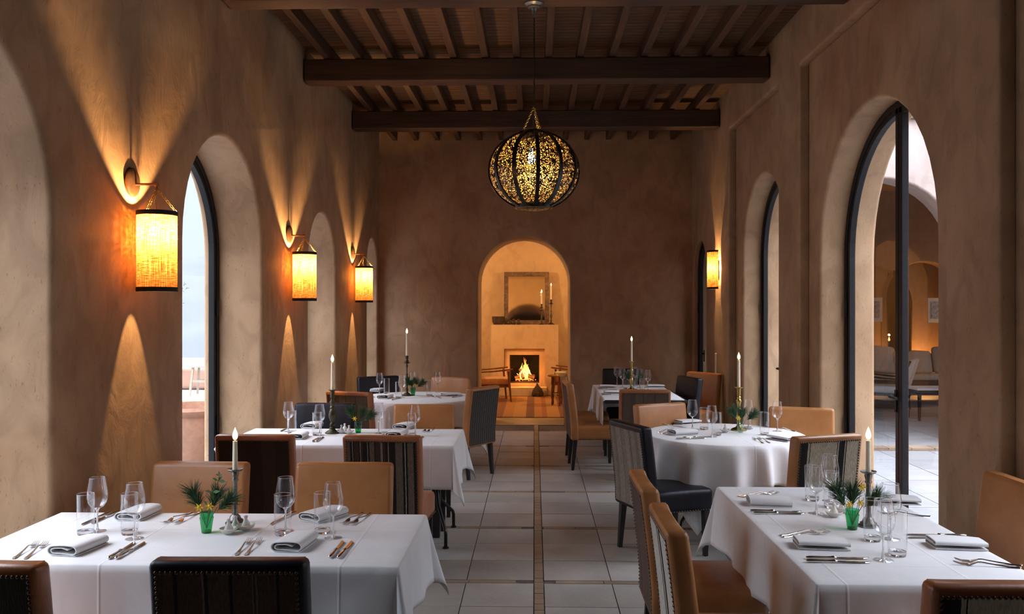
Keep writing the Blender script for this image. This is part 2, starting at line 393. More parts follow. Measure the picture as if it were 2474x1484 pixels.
def tilemat(name, col, var=.12):
    m, n, b = mat(name)
    g = node(n, 'ShaderNodeNewGeometry')
    a = noise(n, coords(n), 2.5, 5, .8); f = noise(n, coords(n), 45, 4)
    c = ramp(n, a, [(.3, tuple(x*(1-var) for x in col)), (.7, tuple(x*(1+var) for x in col))])
    c = mixc(n, c, ramp(n, f, [(.3, (.86, .86, .86)), (.7, (1.06, 1.06, 1.06))]), .6, 'MULTIPLY')
    c = mixc(n, c, ramp(n, g.outputs['Random Per Island'], [(0, (.86, .84, .82)), (1, (1.1, 1.1, 1.1))]), .9, 'MULTIPLY')
    lk(n, c, b.inputs['Base Color']); b.inputs['Roughness'].default_value = .55; bump(n, b, a, .2, .01); return m
TILE = tilemat('limestone_tile', (.36, .34, .31)); STONE = tilemat('brown_stone_sett', (.26, .19, .13), .25)
GROUT = simple('grout', (.13, .095, .07), .9, 0, .3)
PAVE = tilemat('courtyard_paving', (.25, .255, .265), .12)
def rugmat():
    m, n, b = mat('woven_rug')
    t = coords(n); s = node(n, 'ShaderNodeSeparateXYZ'); lk(n, t, s.inputs[0])
    ma = node(n, 'ShaderNodeMath', operation='MULTIPLY_ADD'); lk(n, s.outputs[0], ma.inputs[0]); ma.inputs[1].default_value = .5; ma.inputs[2].default_value = .5
    c = ramp(n, ma.outputs[0], [(0, (.2, .08, .04)), (.25, (.36, .16, .05)), (.33, (.42, .22, .08)), (.43, (.17, .07, .045)), (.5, (.40, .18, .06)), (.56, (.30, .11, .04)), (.6, (.42, .21, .08)), (.7, (.18, .075, .05)), (.77, (.4, .19, .07)), (.9, (.3, .12, .05))], 'CONSTANT')
    ck = node(n, 'ShaderNodeTexBrick'); ck.inputs['Scale'].default_value = 24; ck.inputs[1].default_value = (.85, .8, .7, 1); ck.inputs[2].default_value = (1.2, 1.15, 1, 1); ck.inputs[3].default_value = (.35, .25, .2, 1)
    ck.inputs['Mortar Size'].default_value = .03; lk(n, t, ck.inputs[0])
    c = mixc(n, c, ck.outputs[0], .8, 'MULTIPLY'); lk(n, c, b.inputs['Base Color']); b.inputs['Roughness'].default_value = .95
    bump(n, b, noise(n, coords(n, (1, 1, 1)), 150, 2), .4, .005); return m
RUG = rugmat()

# ------------------------------------------------------------------ room shell
XL, XR, XR2, YB, YN = -2.285, 2.30, 2.39, 12.76, -2.6
ZT = 4.17
def arch_pts(c, r, zs, n=20, rx=None):
    """opening outline from the floor up and over, from c-r to c+r"""
    return [(c-r, -.02)]+[(c-r*math.cos(PI*i/n), zs+r*math.sin(PI*i/n)*(1 if rx is None else rx)) for i in range(n+1)]+[(c+r, -.02)]
def slab(name, a0, a1, z0, z1, notches, thick, origin, axis, mt, bevel=.03):
    """wall slab: a runs along axis ('x' or 'y'); notches = outlines open at the floor"""
    pts = [(a0, z0)]
    for nn in notches: pts += [(p, z0 if z < 0 else z) for p, z in nn]
    pts += [(a1, z0), (a1, z1), (a0, z1)]
    bm = bmesh.new()
    mk = (lambda a, z, t: (t, a, z)) if axis == 'y' else (lambda a, z, t: (a, t, z))
    vs = [bm.verts.new(mk(a, z, origin)) for a, z in pts]
    f = bm.faces.new(vs); r = bmesh.ops.extrude_face_region(bm, geom=[f])
    nv = [g for g in r['geom'] if isinstance(g, bmesh.types.BMVert)]
    d = (thick, 0, 0) if axis == 'y' else (0, thick, 0)
    bmesh.ops.translate(bm, verts=nv, vec=d); bmesh.ops.recalc_face_normals(bm, faces=bm.faces)
    if bevel:
        es = []
        for e_ in bm.edges:
            if len(e_.link_faces) == 2 and e_.calc_face_angle(0) > 1.0:
                if all(v.co.z < z0+.01 for v in e_.verts): continue
                es.append(e_)
        bmesh.ops.bevel(bm, geom=es, offset=bevel, segments=4, profile=.5, affect='EDGES')
    me = bpy.data.meshes.new(name); bm.to_mesh(me); bm.free(); me.materials.append(mt)
    for p in me.polygons: p.use_smooth = True
    me.set_sharp_from_angle(angle=.9)
    ob = bpy.data.objects.new(name, me); COL.objects.link(ob); return struct(ob)

# left openings (near edge, far edge, apex height)
LO = []
for (ua, ub, apex) in ((444, 634, 2.99), (745, 812, 2.745), (887, 912.5, 2.70)):
    a, b_ = ywall(ua, XL), ywall(ub, XL); LO.append(((a+b_)/2, (b_-a)/2, apex))
e1 = ywall(125, XL); LO.insert(0, (e1-.82, .82, 2.98))
LN = [arch_pts(c, r, ap-r) for c, r, ap in LO]
slab('wall_left', YN, YB+.02, -.02, 4.42, LN, -.5, XL, 'y', PLASTER)
# right wall: back layer with arches, front layer of piers and header
RO = [(3.28, .86, 3.15), ((ywall(2263, XR2)+ywall(1980, XR2))/2, (ywall(1980, XR2)-ywall(2263, XR2))/2, 3.20), (9.2, .84, 3.13)]
d0, d1 = ywall(1706, XR), ywall(1675, XR); DO = ((d0+d1)/2, (d1-d0)/2, 2.66)
slab('wall_right', YN, YB+.02, -.02, 4.42, [arch_pts(c, r, ap-r) for c, r, ap in RO+[DO]], .46, XR2, 'y', PLASTER)
pe = [ywall(1760, XR), ywall(1880, XR), ywall(1930, XR), 4.93, ywall(2411, XR), 1.72, 1.1]
rec = [(pe[5], pe[4]), (pe[3], pe[2]), (pe[1], pe[0])]
nts = [[(a, -.02), (a, 3.84), (b_, 3.84), (b_, -.02)] for a, b_ in rec]+[arch_pts(*(DO[0], DO[1], DO[2]-DO[1]))]
slab('wall_right_piers', YN, YB+.02, -.02, 4.42, nts, .10, XR, 'y', PLASTER, .022).name = 'trim_1'
ax0, ax1 = xat(1155, YB), xat(1377, YB); AC, AR = (ax0+ax1)/2, (ax1-ax0)/2
slab('wall_back', -3.4, 3.6, -.02, 4.42, [arch_pts(AC, AR, 2.765-AR)], .82, YB, 'x', PLASTER)
slab('wall_front', XL-.5, XR+.6, -.02, 4.42, [], -.4, YN, 'x', PLASTER)

# floor: individually laid tiles, brown sett strips every third row and down the middle
fl = MB()
fl.box((0.0, 5.1, -.06), (6.0, 15.9, .10), mi=2)
T = .4185; G = .006; y0 = ywall_y = pix(1291, 1410.2, 0).y
per = 3*T+3*G+.065
strip_x0, strip_x1 = .0, .056
xs = []
x = strip_x0-G
while x > -2.75: xs.append((x-T, x)); x -= T+G
x = strip_x1+G
while x < 2.7: xs.append((x, x+T)); x += T+G
def tile(x0, x1, ya, yb, mi):
    j = random.uniform(0, .0016); fl.box(((x0+x1)/2, (ya+yb)/2, -.0115+j), (x1-x0, yb-ya, .02), mi=mi)
kmin = int((YN-y0)/per)-1
for k in range(kmin, 7):
    ys = y0+k*per
    if ys > YB: break
    for r_ in range(3):
        ya = ys-3*(T+G)+r_*(T+G)
        if ya > YB+.1 or ya < YN-.3: continue
        for (a, b_) in xs: tile(a, b_, ya+G, min(ya+G+T, YB+.01), 0)
    x = -2.8
    while x < 2.75 and ys < YB:
        l = random.uniform(.12, .32)
        if not (x < strip_x1 and x+l > strip_x0): tile(x, x+l-.005, ys+G, ys+.06, 1)
        x += l
y = YN
while y < YB:
    l = random.uniform(.08, .2); tile(strip_x0, strip_x1, y, y+l-.006, 1); y += l
struct(fl.build('floor', [TILE, STONE, GROUT]))
th = MB(); th.box((AC, YB+.42, -.013), (1.6, .84, .03)); struct(th.build('trim_2', STONE))
# ceiling: laths, joists (children)
ce = MB(); ce.box((0, 5.1, 4.33), (5.4, 15.9, .04)); ceil = struct(ce.build('ceiling', PLANK))
jx = xat(1248.6, 8.55)
for k in range(-6, 8):
    X = jx+.313*k
    if abs(X) > 2.24: continue
    j = MB(); j.box((X, (YN+YB)/2, 4.245), (.068, YB-YN, .125)); j.build('joist', JOIST, ceil, bevel=.006)
BE = [(6.37, 'nearest ceiling beam, cut by the top of the view, carrying the lantern'), (8.62, 'second dark cedar beam across the ceiling, in front of the lantern chain'),
      (10.9, 'farthest dark cedar ceiling beam, just before the back wall')]
for yb, lab in BE+[(4.12, None), (1.87, None), (-.38, None)]:
    m_ = MB(); m_.box((0.007, yb, 4.065), (4.56, .2, .22))
    ob = m_.build('ceiling_beam', BEAM, bevel=.012)
    if lab: tag(ob, lab, 'beam', 'cedar ceiling beams')
    else: tag(ob, 'cedar ceiling beam above and behind the viewer, out of the picture', 'beam', 'unseen cedar beams')

# ------------------------------------------------------------------ arched glass doors
def arch_door(name, X, c, r, apex, leafs=2, handle=True, fw=.05, sgn=1):
    """black steel arched door in plane X (left: sgn -1)"""
    root = struct(empty(name, (X, c, 0)))
    def path(rr, zs, n=28): return [(0, -rr, .0)]+[(0, -rr*math.cos(PI*i/n), zs+rr*math.sin(PI*i/n)) for i in range(n+1)]+[(0, rr, .0)]
    zs = apex-r
    m = MB(); m.sweep(path(r-.01, zs), .05, .07, (1, 0, 0)); m.build('door_frame', FRAME, root, bevel=.004)
    m = MB(); m.sweep(path(r-.055, zs), .045, .05, (1, 0, 0)); m.sweep([(0, -r+.05, .05), (0, r-.05, .05)], .08, .045, (1, 0, 0))
    m.build('door_leaf', FRAME, root, bevel=.004)
    if leafs == 2:
        for s_ in (-1, 1):
            m = MB(); m.box((.0, s_*.030, (apex)/2), (.05, .052, apex-.06)); st = m.build('meeting_stile', FRAME, root, bevel=.004)
    m = MB(); n_ = 28; rr = r-.07
    pts = [(0, -rr, .06)]+[(0, -rr*math.cos(PI*i/n_), zs+rr*math.sin(PI*i/n_)) for i in range(n_+1)]+[(0, rr, .06)]
    m.add([(p[0]-.003, p[1], p[2]) for p in pts]+[(p[0]+.003, p[1], p[2]) for p in pts][::1], [tuple(range(len(pts)))])
    m.build('glass_pane', PANE, root)
    for z in (.75, 1.72):
        for s_ in (-1, 1):
            m = MB(); m.tube([(-sgn*.035, s_*(r-.03), z-.07), (-sgn*.035, s_*(r-.03), z+.07)], .013); m.build('hinge', FRAME, root)
    if handle:
        m = MB(); m.box((-sgn*.03, .03, 1.05), (.012, .03, .16)); m.tube([(-sgn*.03, .03, 1.08), (-sgn*.075, .03, 1.08), (-sgn*.08, -.10, 1.08)], .011)
        m.build('door_handle', FRAME, root)
    return root
for i, (c, r, ap) in enumerate(LO): arch_door('door_%d' % (i+1), XL-.40, c, r-.012, ap-.012, 1 if i in (2,) else 1, False, sgn=-1)
for i, (c, r, ap) in enumerate(RO): arch_door('door_%d' % (i+5), XR+.33, c, r-.012, ap-.012, 2, True)
arch_door('door_8', XR+.10, DO[0], DO[1]-.005, DO[2]-.005, 1, True)
# switch plate by the far right door
m = MB(); Y = ywall(1731, XR); m.box((XR-.006, Y, 1.72-(878-744)/F*Y), (.012, .09, .26)); m.build('light_switch', SWITCH, bevel=.003)
tag(bpy.data.objects['light_switch'], 'pale switch plate on the right wall beneath the half round sconce', 'light switch')

# ------------------------------------------------------------------ wall sconces
def chain(m, p, q, n, wire=.0022, w_=.007):
    p, q = Vector(p), Vector(q); d = (q-p)/n
    t = d.normalized(); a = t.cross(Vector((.3, .9, .1))).normalized(); b = t.cross(a)
    for i in range(n):
        c = p+d*(i+.5); s_ = a if i % 2 else b; L = d.length*.66
        m.tube([c+t*math.cos(g)*L+s_*math.sin(g)*w_ for g in [2*PI*k/8 for k in range(8)]], wire, 5, closed=True)
def sconce(Y, Zp, label):
    root = empty('wall_sconce', (XL, Y, Zp)); tag(root, label, 'wall lamp', 'hanging raffia wall lamps')
    m = MB(); m.lathe([(0, 0), (.078, 0), (.082, .006), (.082, .016), (.066, .024), (.03, .028), (0, .03)], 32)
    m.build('wall_plate', COPPER, root, .6, deform=lambda x, y, z: (z, x, y))
    m = MB(); m.tube([(.02, 0, -.012), (.15, 0, -.012)], .0075, 10); m.tube([(.135, 0, -.012), (.158, 0, -.012)], [.012, .010], 10)
    m.build('arm', COPPER, root, .6)
    cx = .150; top = -.165; bot = top-.455; R = .108
    for k in range(3):
        g = 2*PI*k/3+.5
        m = MB(); chain(m, (cx, 0, -.035), (cx+R*.96*math.cos(g), R*.96*math.sin(g), top), 10); m.build('chain', BRASS, root, 3.2)
    m = MB(); m.tube([(cx, 0, -.02), (cx, 0, -.05), (cx-.012, 0, -.11), (cx, 0, -.17), (cx, 0, top-.05)], .0035, 6)
    m.build('cord', BRASS, root, 3.2)
    sh = MB(); sh.lathe([(R, -.22), (R, .22)], 64); s_ = sh.build('lamp_shade', SHADE, root, 3.2, loc=(cx, 0, (top+bot)/2))
    for z in (.2145, -.2145):
        m = MB(); m.lathe([(R+.001, -.013), (R+.0035, -.011), (R+.0035, .011), (R+.001, .013), (R-.002, .012), (R-.002, -.012), (R+.001, -.013)], 48, (0, 0, z)); m.build('trim_band', BLKBAND, s_, .6)
    m = MB()
    for k in range(3):
        g = 2*PI*k/3+.5; m.tube([(0, 0, 0), (R*math.cos(g), R*math.sin(g), 0)], .002, 5)
    m.build('spider_ring', BRASS, root, loc=(cx, 0, top-.006))
    m = MB(); m.lathe([(.0, -.055), (.018, -.05), (.027, -.03), (.026, -.012), (.016, .012), (.012, .03), (0, .03)], 16)
    m.build('bulb', BULB, root, 3.2, loc=(cx, 0, top-.10))
    m = MB(); m.lathe([(0, -.03), (.019, -.03), (.02, -.02), (.02, .02), (.008, .032), (0, .032)], 18); m.build('lamp_holder', COPPER, root, .8, loc=(cx, 0, top-.05))
    l = lamp('sconce_light', 'POINT', (cx, 0, top-.118), 120, WARM, .014); l.parent = root
    return root
Zs = lambda v, Y: H+(V0-v)/F*Y
for u, v, lab in ((316, 437, 'nearest hanging raffia cylinder wall lamp, beside the second arch on the left'),
                  (697, 565, 'middle hanging raffia wall lamp on the left, between second and third arches'),
                  (851, 611, 'farthest hanging raffia wall lamp on the left, near the back corner')):
    Y = ywall(u, XL); sconce(Y, Zs(v, Y), lab)
# half-round sconce on right
Y = ywall(1735, XR); z0, z1 = Zs(699, Y), Zs(606, Y)
root = empty('wall_sconce', (XR, Y, (z0+z1)/2)); tag(root, 'half round raffia wall lamp flat against the right wall', 'wall lamp')
hh = (z1-z0)/2; R = .105
m = MB(); vs = []; n_ = 24
for z in (-hh, hh):
    for i in range(n_+1):
        a = PI/2+PI*i/n_; vs.append((R*1.1*math.cos(a)-.02, R*math.sin(a), z))
m.add(vs, [(i, i+1, n_+2+i, n_+1+i) for i in range(n_)]); s_ = m.build('lamp_shade', SHADE, root, 3.2)
for z in (-hh+.012, hh-.012):
    m = MB(); m.sweep([((R*1.1+.002)*math.cos(PI/2+PI*i/n_)-.02, (R+.002)*math.sin(PI/2+PI*i/n_), z) for i in range(n_+1)], .005, .024, (0, 0, 1)); m.build('trim_band', BLKBAND, s_)
m = MB(); m.box((-.006, 0, 0), (.012, .12, .2)); m.build('wall_plate', COPPER, root, bevel=.003)
m = MB(); m.lathe([(0, -.03), (.02, -.02), (.024, 0), (.014, .03), (0, .035)], 14); m.build('bulb', BULB, root, 3.2, loc=(-.055, 0, .02))
l = lamp('sconce_light', 'POINT', (-.055, 0, .02), 60, WARM, .014); l.parent = root

# ------------------------------------------------------------------ pendant lantern
LY = 6.37; LX = xat(1290, LY); LZ = Zs(413, LY); A = .327; B = .287
root = empty('pendant_lantern', (LX, LY, LZ)); tag(root, 'big round pierced metal lantern hanging by chains over the aisle', 'lantern')
def prof(z): return A*math.sqrt(max(0, 1-(z/B)**2))
zb, zt = -.262, .272
m = MB(); m.lathe([(prof(zb+(zt-zb)*i/28), zb+(zt-zb)*i/28) for i in range(29)], 72); m.build('pierced_globe', LACE, root, 3.2)
m = MB(); m.lathe([((prof(zb+(zt-zb)*i/28))*.985, (zb+(zt-zb)*i/28)*.985) for i in range(29)], 72); m.build('brass_lining', LACEI, root, 3.2)
m = MB(); m.lathe([(prof(zb)*.98, zb), (prof(zb)*.8, zb-.018), (prof(zb)*.4, zb-.028), (0.001, zb-.03)], 48); m.build('pierced_base', LACE, root, 3.2)
NR = 12
for k in range(NR):
    a = 2*PI*k/NR+.09+PI/2
    pts = []
    for i in range(21):
        z = zb+(zt-zb)*i/20; r_ = prof(z)+.004; pts.append((r_*math.cos(a), r_*math.sin(a), z))
    m = MB(); m.sweep(pts, .012, .028, (-math.sin(a), math.cos(a), 0)); m.build('rib', IRON, root)
for z, rw in ((zb, .03), (zt, .024)):
    m = MB(); r_ = prof(z); m.lathe([(r_+.006, z-rw/2), (r_+.008, z+rw/2), (r_-.004, z+rw/2), (r_-.006, z-rw/2), (r_+.006, z-rw/2)], 48); m.build('ring', IRON, root, .6)
GL = [[(-.5, .3), (-.3, .55), (.0, .5), (.05, .2), (-.2, .1), (-.3, .3)], [(.2, .9), (.1, .3), (0, -.6)], [(-.6, .4), (-.7, -.2), (-.3, -.6), (.2, -.4), (.2, .1), (.45, -.1), (.5, .2), (.7, 0), (.75, .3)],
      [(-.4, .5), (.1, .7), (.3, .4), (0, .15), (.2, -.3), (-.1, -.7), (-.6, -.5)], [(.3, .6), (.5, .2), (.3, -.3), (-.1, -.6), (-.6, -.6)], [(-.5, .7), (-.1, .1), (.4, .7), (-.1, .1), (-.3, -.4), (.1, -.7), (.35, -.4), (0, .0)],
      [(-.3, .2), (-.1, -.1), (.3, .4)]]
m = MB()
for k in range(NR):
    a0 = 2*PI*(k+.5)/NR+.09+PI/2
    for row in range(6):
        z0_ = -.2+row*.075; nn = 2 if abs(z0_) < .14 else 1
        for q in range(nn):
            g = random.choice(GL); sc = .03; r0 = prof(z0_); off = (q-(nn-1)/2)*.075/r0+random.uniform(-.04, .04)
            ps = []
            for (gx, gz) in g:
                z = max(zb, min(zt, z0_+gz*sc)); a = a0+off-gx*sc/r0; r_ = prof(z)+.003; ps.append((r_*math.cos(a), r_*math.sin(a), z))
            m.tube(ps, .0045, 5)
m.build('script_ornament', IRON, root, 3.2)['kind'] = 'stuff'
m = MB(); m.lathe([(.0, -.05), (.02, -.045), (.03, -.02), (.026, .0), (.014, .03), (.012, .06), (0, .06)], 16); m.build('bulb', BULB, root, 3.2, loc=(-.02, 0, .10))
l = lamp('lantern_light', 'POINT', (-.02, 0, .08), 26, (1, .62, .26), .02); l.parent = root
apx = Zs(258, LY)-LZ
for k in range(3):
    g = 2*PI*k/3-PI/2+.6; rt = prof(zt)-.015
    m = MB(); chain(m, (0, 0, apx), (rt*math.cos(g), rt*math.sin(g), zt), 14, .0025, .007); m.build('chain', BRASS, root, 3.2)
m = MB(); chain(m, (0, 0, 3.93-LZ), (0, 0, apx), 44, .0018, .005); m.build('chain', BRONZE, root, 3.2)
m = MB(); m.tube([(.004, 0, 3.9-LZ), (.004, 0, apx), (-.01, 0, zt), (-.02, 0, .15)], .003, 5); m.build('cord', BLKBAND, root, 3.2)
m = MB(); m.lathe([(0, 3.955-LZ), (.072, 3.955-LZ), (.07, 3.945-LZ), (.05, 3.93-LZ), (.047, 3.92-LZ), (.03, 3.915-LZ), (.02, 3.89-LZ), (.01, 3.85-LZ), (0, 3.85-LZ)], 28); m.build('ceiling_rose', PEWTER, root, .6)

# ------------------------------------------------------------------ chairs
def rbox(w_, d, h, c, r, div=4):
    """rounded box mesh as vertex + face lists, subdivided so that it can be bent"""
    bm = bmesh.new(); bmesh.ops.create_cube(bm, size=1)
    bmesh.ops.scale(bm, vec=(w_, d, h), verts=bm.verts)
    bmesh.ops.bevel(bm, geom=bm.edges[:], offset=r, segments=3, profile=.5, affect='EDGES')
    ed = [e_ for e_ in bm.edges if e_.calc_length() > min(w_, h)*.5]
    bmesh.ops.subdivide_edges(bm, edges=ed, cuts=div, use_grid_fill=True)
    bmesh.ops.translate(bm, vec=c, verts=bm.verts); bm.verts.index_update()
    m = MB(); m.add([v.co[:] for v in bm.verts], [[v.index for v in f.verts] for f in bm.faces]); bm.free(); return m
CW, CT = .50, .92
def bend(x, y, z):
    t = max(0, (z-.42)/.5); y2 = y-.055*t**1.3
    k = 1-.0*t
    return (x*k, y2+.012*(1-(x/.25)**2)*t*(1 if y > -.19 else 0)*-1, z)
def leg_mesh(x, y, z1, dx=0, dy=0, w0=.046, w1=.03):
    m = MB(); vs = []
    for (z, w_, ox, oy) in ((0, w1, dx, dy), (z1, w0, 0, 0)):
        for (i, j) in ((-1, -1), (1, -1), (1, 1), (-1, 1)): vs.append((x+ox+i*w_/2, y+oy+j*w_/2, z))
    m.add(vs, [(3, 2, 1, 0), (4, 5, 6, 7), (0, 1, 5, 4), (1, 2, 6, 5), (2, 3, 7, 6), (3, 0, 4, 7)]); return m
MESHC = {}
def make_chair(lea, fab, nail=NAIL):
    """faces +y; origin on the floor under the seat centre; back at y -.27..-.18"""
    root = empty('dining_chair')
    m = rbox(CW-.02, .46, .15, (0, .03, .395), .028); m.build('seat', lea, root, .7, deform=lambda x, y, z: (x, y, z+(.012*(1-(x/.25)**2)*(1-((y-.03)/.25)**2) if z > .42 else 0)))
    m = rbox(CW, .085, CT-.32, (0, -.215, (CT+.32)/2), .022); m.build('backrest', lea, root, .7, deform=bend)
    # piping seams
    m = MB()
    for s_ in (-1, 1): m.tube([bend(s_*(CW/2-.004), -.19, z) for z in (.36, .5, .6, .7, .8, .9)], .0025, 5)
    m.tube([bend(x, -.185, CT-.004) for x in (-.235, -.12, 0, .12, .235)], .0025, 5)
    m.build('piping', lea, root, 3.2)
    # fabric on the rear
    m = MB(); n_ = 8; wv, zlo, zhi = CW-.055, .345, CT-.035; vs = []
    for i in range(n_+1):
        z = zlo+(zhi-zlo)*i/n_
        for x in (-wv/2, 0, wv/2):
            b_ = bend(x, -.259, z); vs.append((b_[0], b_[1], b_[2]))
    nv = len(vs); vs += [(a[0], a[1]+.006, a[2]) for a in vs]
    fs = []
    for i in range(n_):
        for j in range(2):
            a = i*3+j; fs.append((a, a+1, a+4, a+3)); fs.append((nv+a, nv+a+3, nv+a+4, nv+a+1))
    for i in range(n_): fs.append((i*3, i*3+3, nv+i*3+3, nv+i*3)); fs.append((i*3+2, nv+i*3+2, nv+i*3+5, i*3+5))
    for j in range(2): fs.append((j, nv+j, nv+j+1, j+1)); fs.append((n_*3+j, n_*3+j+1, nv+n_*3+j+1, nv+n_*3+j))
    m.add(vs, fs); m.build('back_panel', fab, root)
    # nail heads round the panel and along the seat
    m = MB(); P = []
    n1 = 27
    for i in range(n1+1): P.append((-wv/2+wv*i/n1, zhi))
    for i in range(1, n1+1): P.append((-wv/2+wv*i/n1, zlo))
    n2 = 32
    for i in range(1, n2): P += [(-wv/2, zlo+(zhi-zlo)*i/n2), (wv/2, zlo+(zhi-zlo)*i/n2)]
    def nailhead(c, dirv):
        c = Vector(c); t = Vector(dirv); a = t.orthogonal().normalized(); b_ = t.cross(a); R = .0062
        vs = [c+(a*math.cos(g)+b_*math.sin(g))*R for g in [PI/3*k for k in range(6)]]
        vs += [c+t*.0035+(a*math.cos(g)+b_*math.sin(g))*R*.6 for g in [PI/3*k for k in range(6)]]
        m.add(vs, [(k, (k+1) % 6, 6+(k+1) % 6, 6+k) for k in range(6)]+[tuple(range(6, 12))])
    for (x, z) in P:
        b_ = bend(x, -.2600, z); nailhead(b_, (0, -1, 0))
    m.build('nailhead_trim', nail, root, 3.2); m = MB()
    for i in range(24):
        x = -.23+.46*i/23; nailhead((x, .2605, .33), (0, 1, 0))
    for i in range(20):
        y = -.16+.40*i/19; nailhead((.2405, y, .33), (1, 0, 0)); nailhead((-.2405, y, .33), (-1, 0, 0))
    m.build('seat_nailhead_trim', nail, root, 3.2)
    for sx_ in (-1, 1):
        leg_mesh(sx_*.205, .215, .33).build('leg', DARKWOOD, root, bevel=.004)
        leg_mesh(sx_*.205, -.205, .34, 0, -.03).build('leg', DARKWOOD, root, bevel=.004)
    return root
CH = {}
def chair(key, p, face, label, seat_at=None):
    """p = floor position of the top-rear of the back; face = facing direction angle (degrees, 90 = away)"""
    if key not in CH: CH[key] = make_chair(*CK[key])
    a = math.radians(face-90); c, s_ = math.cos(a), math.sin(a)
    off = Vector((0, -.29)); off = Vector((off.x*c-off.y*s_, off.x*s_+off.y*c))
    return put(CH[key], USED, (p[0]-off.x, p[1]-off.y, 0), a, label, 'chair', 'upholstered dining chairs')
CK = {'tan_dark': (TAN, ST_DARK), 'brown_dark': (BROWN, ST_DARK), 'brown_multi': (BROWN, ST_MULTI), 'black_faint': (BLACK, ST_FAINT), 'black_grey': (BLACK, ST_GREY),
      'tan_pin': (TAN, ST_PIN), 'brown_b2': (BROWN, ST_BROWN2), 'tan_cream': (TAN, ST_CREAM), 'tan_b2': (TAN, ST_BROWN2), 'tan_cream2': (TAN, ST_CREAM2), 'brown_cream': (BROWN, ST_CREAM)}
def ctr(ua, va, ub, vb):
    a, b_ = pix(ua, va, CT), pix(ub, vb, CT); return ((a.x+b_.x)/2, (a.y+b_.y)/2)
chair('black_faint', ctr(360, 1348, 745, 1360), 91, 'black leather chair with brown striped back, at near side of front left table')
chair('brown_dark', ctr(-275, 1362, 95, 1360), 88, 'brown leather chair cut by the left frame edge, near side of front left table')
c_ = ctr(357, 1122, 594, 1122); chair('tan_dark', (c_[0], c_[1]+.09), -92, 'left of two tan leather chairs on the far side of the front left table')
c_ = ctr(705, 1124, 948, 1124); chair('tan_dark', (c_[0], c_[1]+.09), -90, 'right of two tan leather chairs on the far side of the front left table')
chair('brown_dark', ctr(520, 1051, 708, 1051), 90, 'brown leather chair with plain dark back, near side of middle left table')
chair('brown_multi', ctr(826, 1053, 1018, 1054), 86, 'brown leather chair with multicoloured striped back, near side of middle left table')
c_ = ctr(710, 976, 853, 976); chair('black_faint', (c_[0], c_[1]+.09), -90, 'black leather chair on the far side of the middle left table')
c_ = ctr(950, 980, 1095, 980); chair('tan_dark', (c_[0], c_[1]+.09), -90, 'tan leather chair on the far side of the middle left table')
chair('brown_b2', ctr(790, 944, 893, 950), 68, 'brown leather chair turned to the round back left table, near its left side')
chair('tan_pin', (-.50, 8.80), 148, 'tan chair with dark pinstriped back standing beside the aisle, round back left table')
c_ = (-1.84, 10.15); chair('black_faint', c_, -62, 'black leather chair behind the round back left table, below the far wall lamp')
c_ = ctr(1055, 911, 1138, 913); chair('tan_dark', (c_[0]-.02, c_[1]+.06), -112, 'tan leather chair behind the round back left table, near the hearth arch')
chair('tan_b2', (.34, 9.42), 3, 'nearer of two tan chairs on the aisle side of the back right table')
chair('tan_b2', (.33, 10.35), -3, 'farther of two tan chairs on the aisle side of the back right table')
chair('black_faint', (xat(1500, 11.5), 11.5), -90, 'black leather chair at the far end of the back right table')
chair('brown_b2', ctr(1500, 941, 1618, 943), 90, 'dark brown striped chair at the near end of the back right table')
chair('black_faint', (1.82, 10.12), 198, 'black leather chair between the back right table and the right wall')
chair('tan_b2', (2.12, 10.84), 220, 'tan leather chair by the right wall, just beside a black leather chair')
c_ = ctr(1545, 977, 1658, 977); chair('tan_dark', (c_[0]-.03, c_[1]+.08), -62, 'tan leather chair on the far left of the round right table')
chair('tan_dark', (2.15, 7.06), -108, 'tan leather chair on the far right of the round right table')
chair('black_grey', (.64, 6.06), 22, 'black leather chair with grey striped back beside the aisle, round right table')
chair('tan_cream', ctr(1925, 1056, 2078, 1049), 110, 'tan chair with bold cream and black striped back, round right table')
chair('tan_b2', (.49, 4.10), 0, 'farther of two tan chairs on the aisle side of the front right table')
chair('tan_cream2', (.49, 3.36), 0, 'nearer tan chair with white striped back, aisle side of front right table')
chair('tan_dark', (2.27, 4.10), 180, 'tan leather chair at the right frame edge beside the front right table')
chair('brown_cream', (pix(2245, 1410, CT).x+.25, pix(2245, 1410, CT).y), 90, 'brown chair with nailed cream striped back in the bottom right corner')

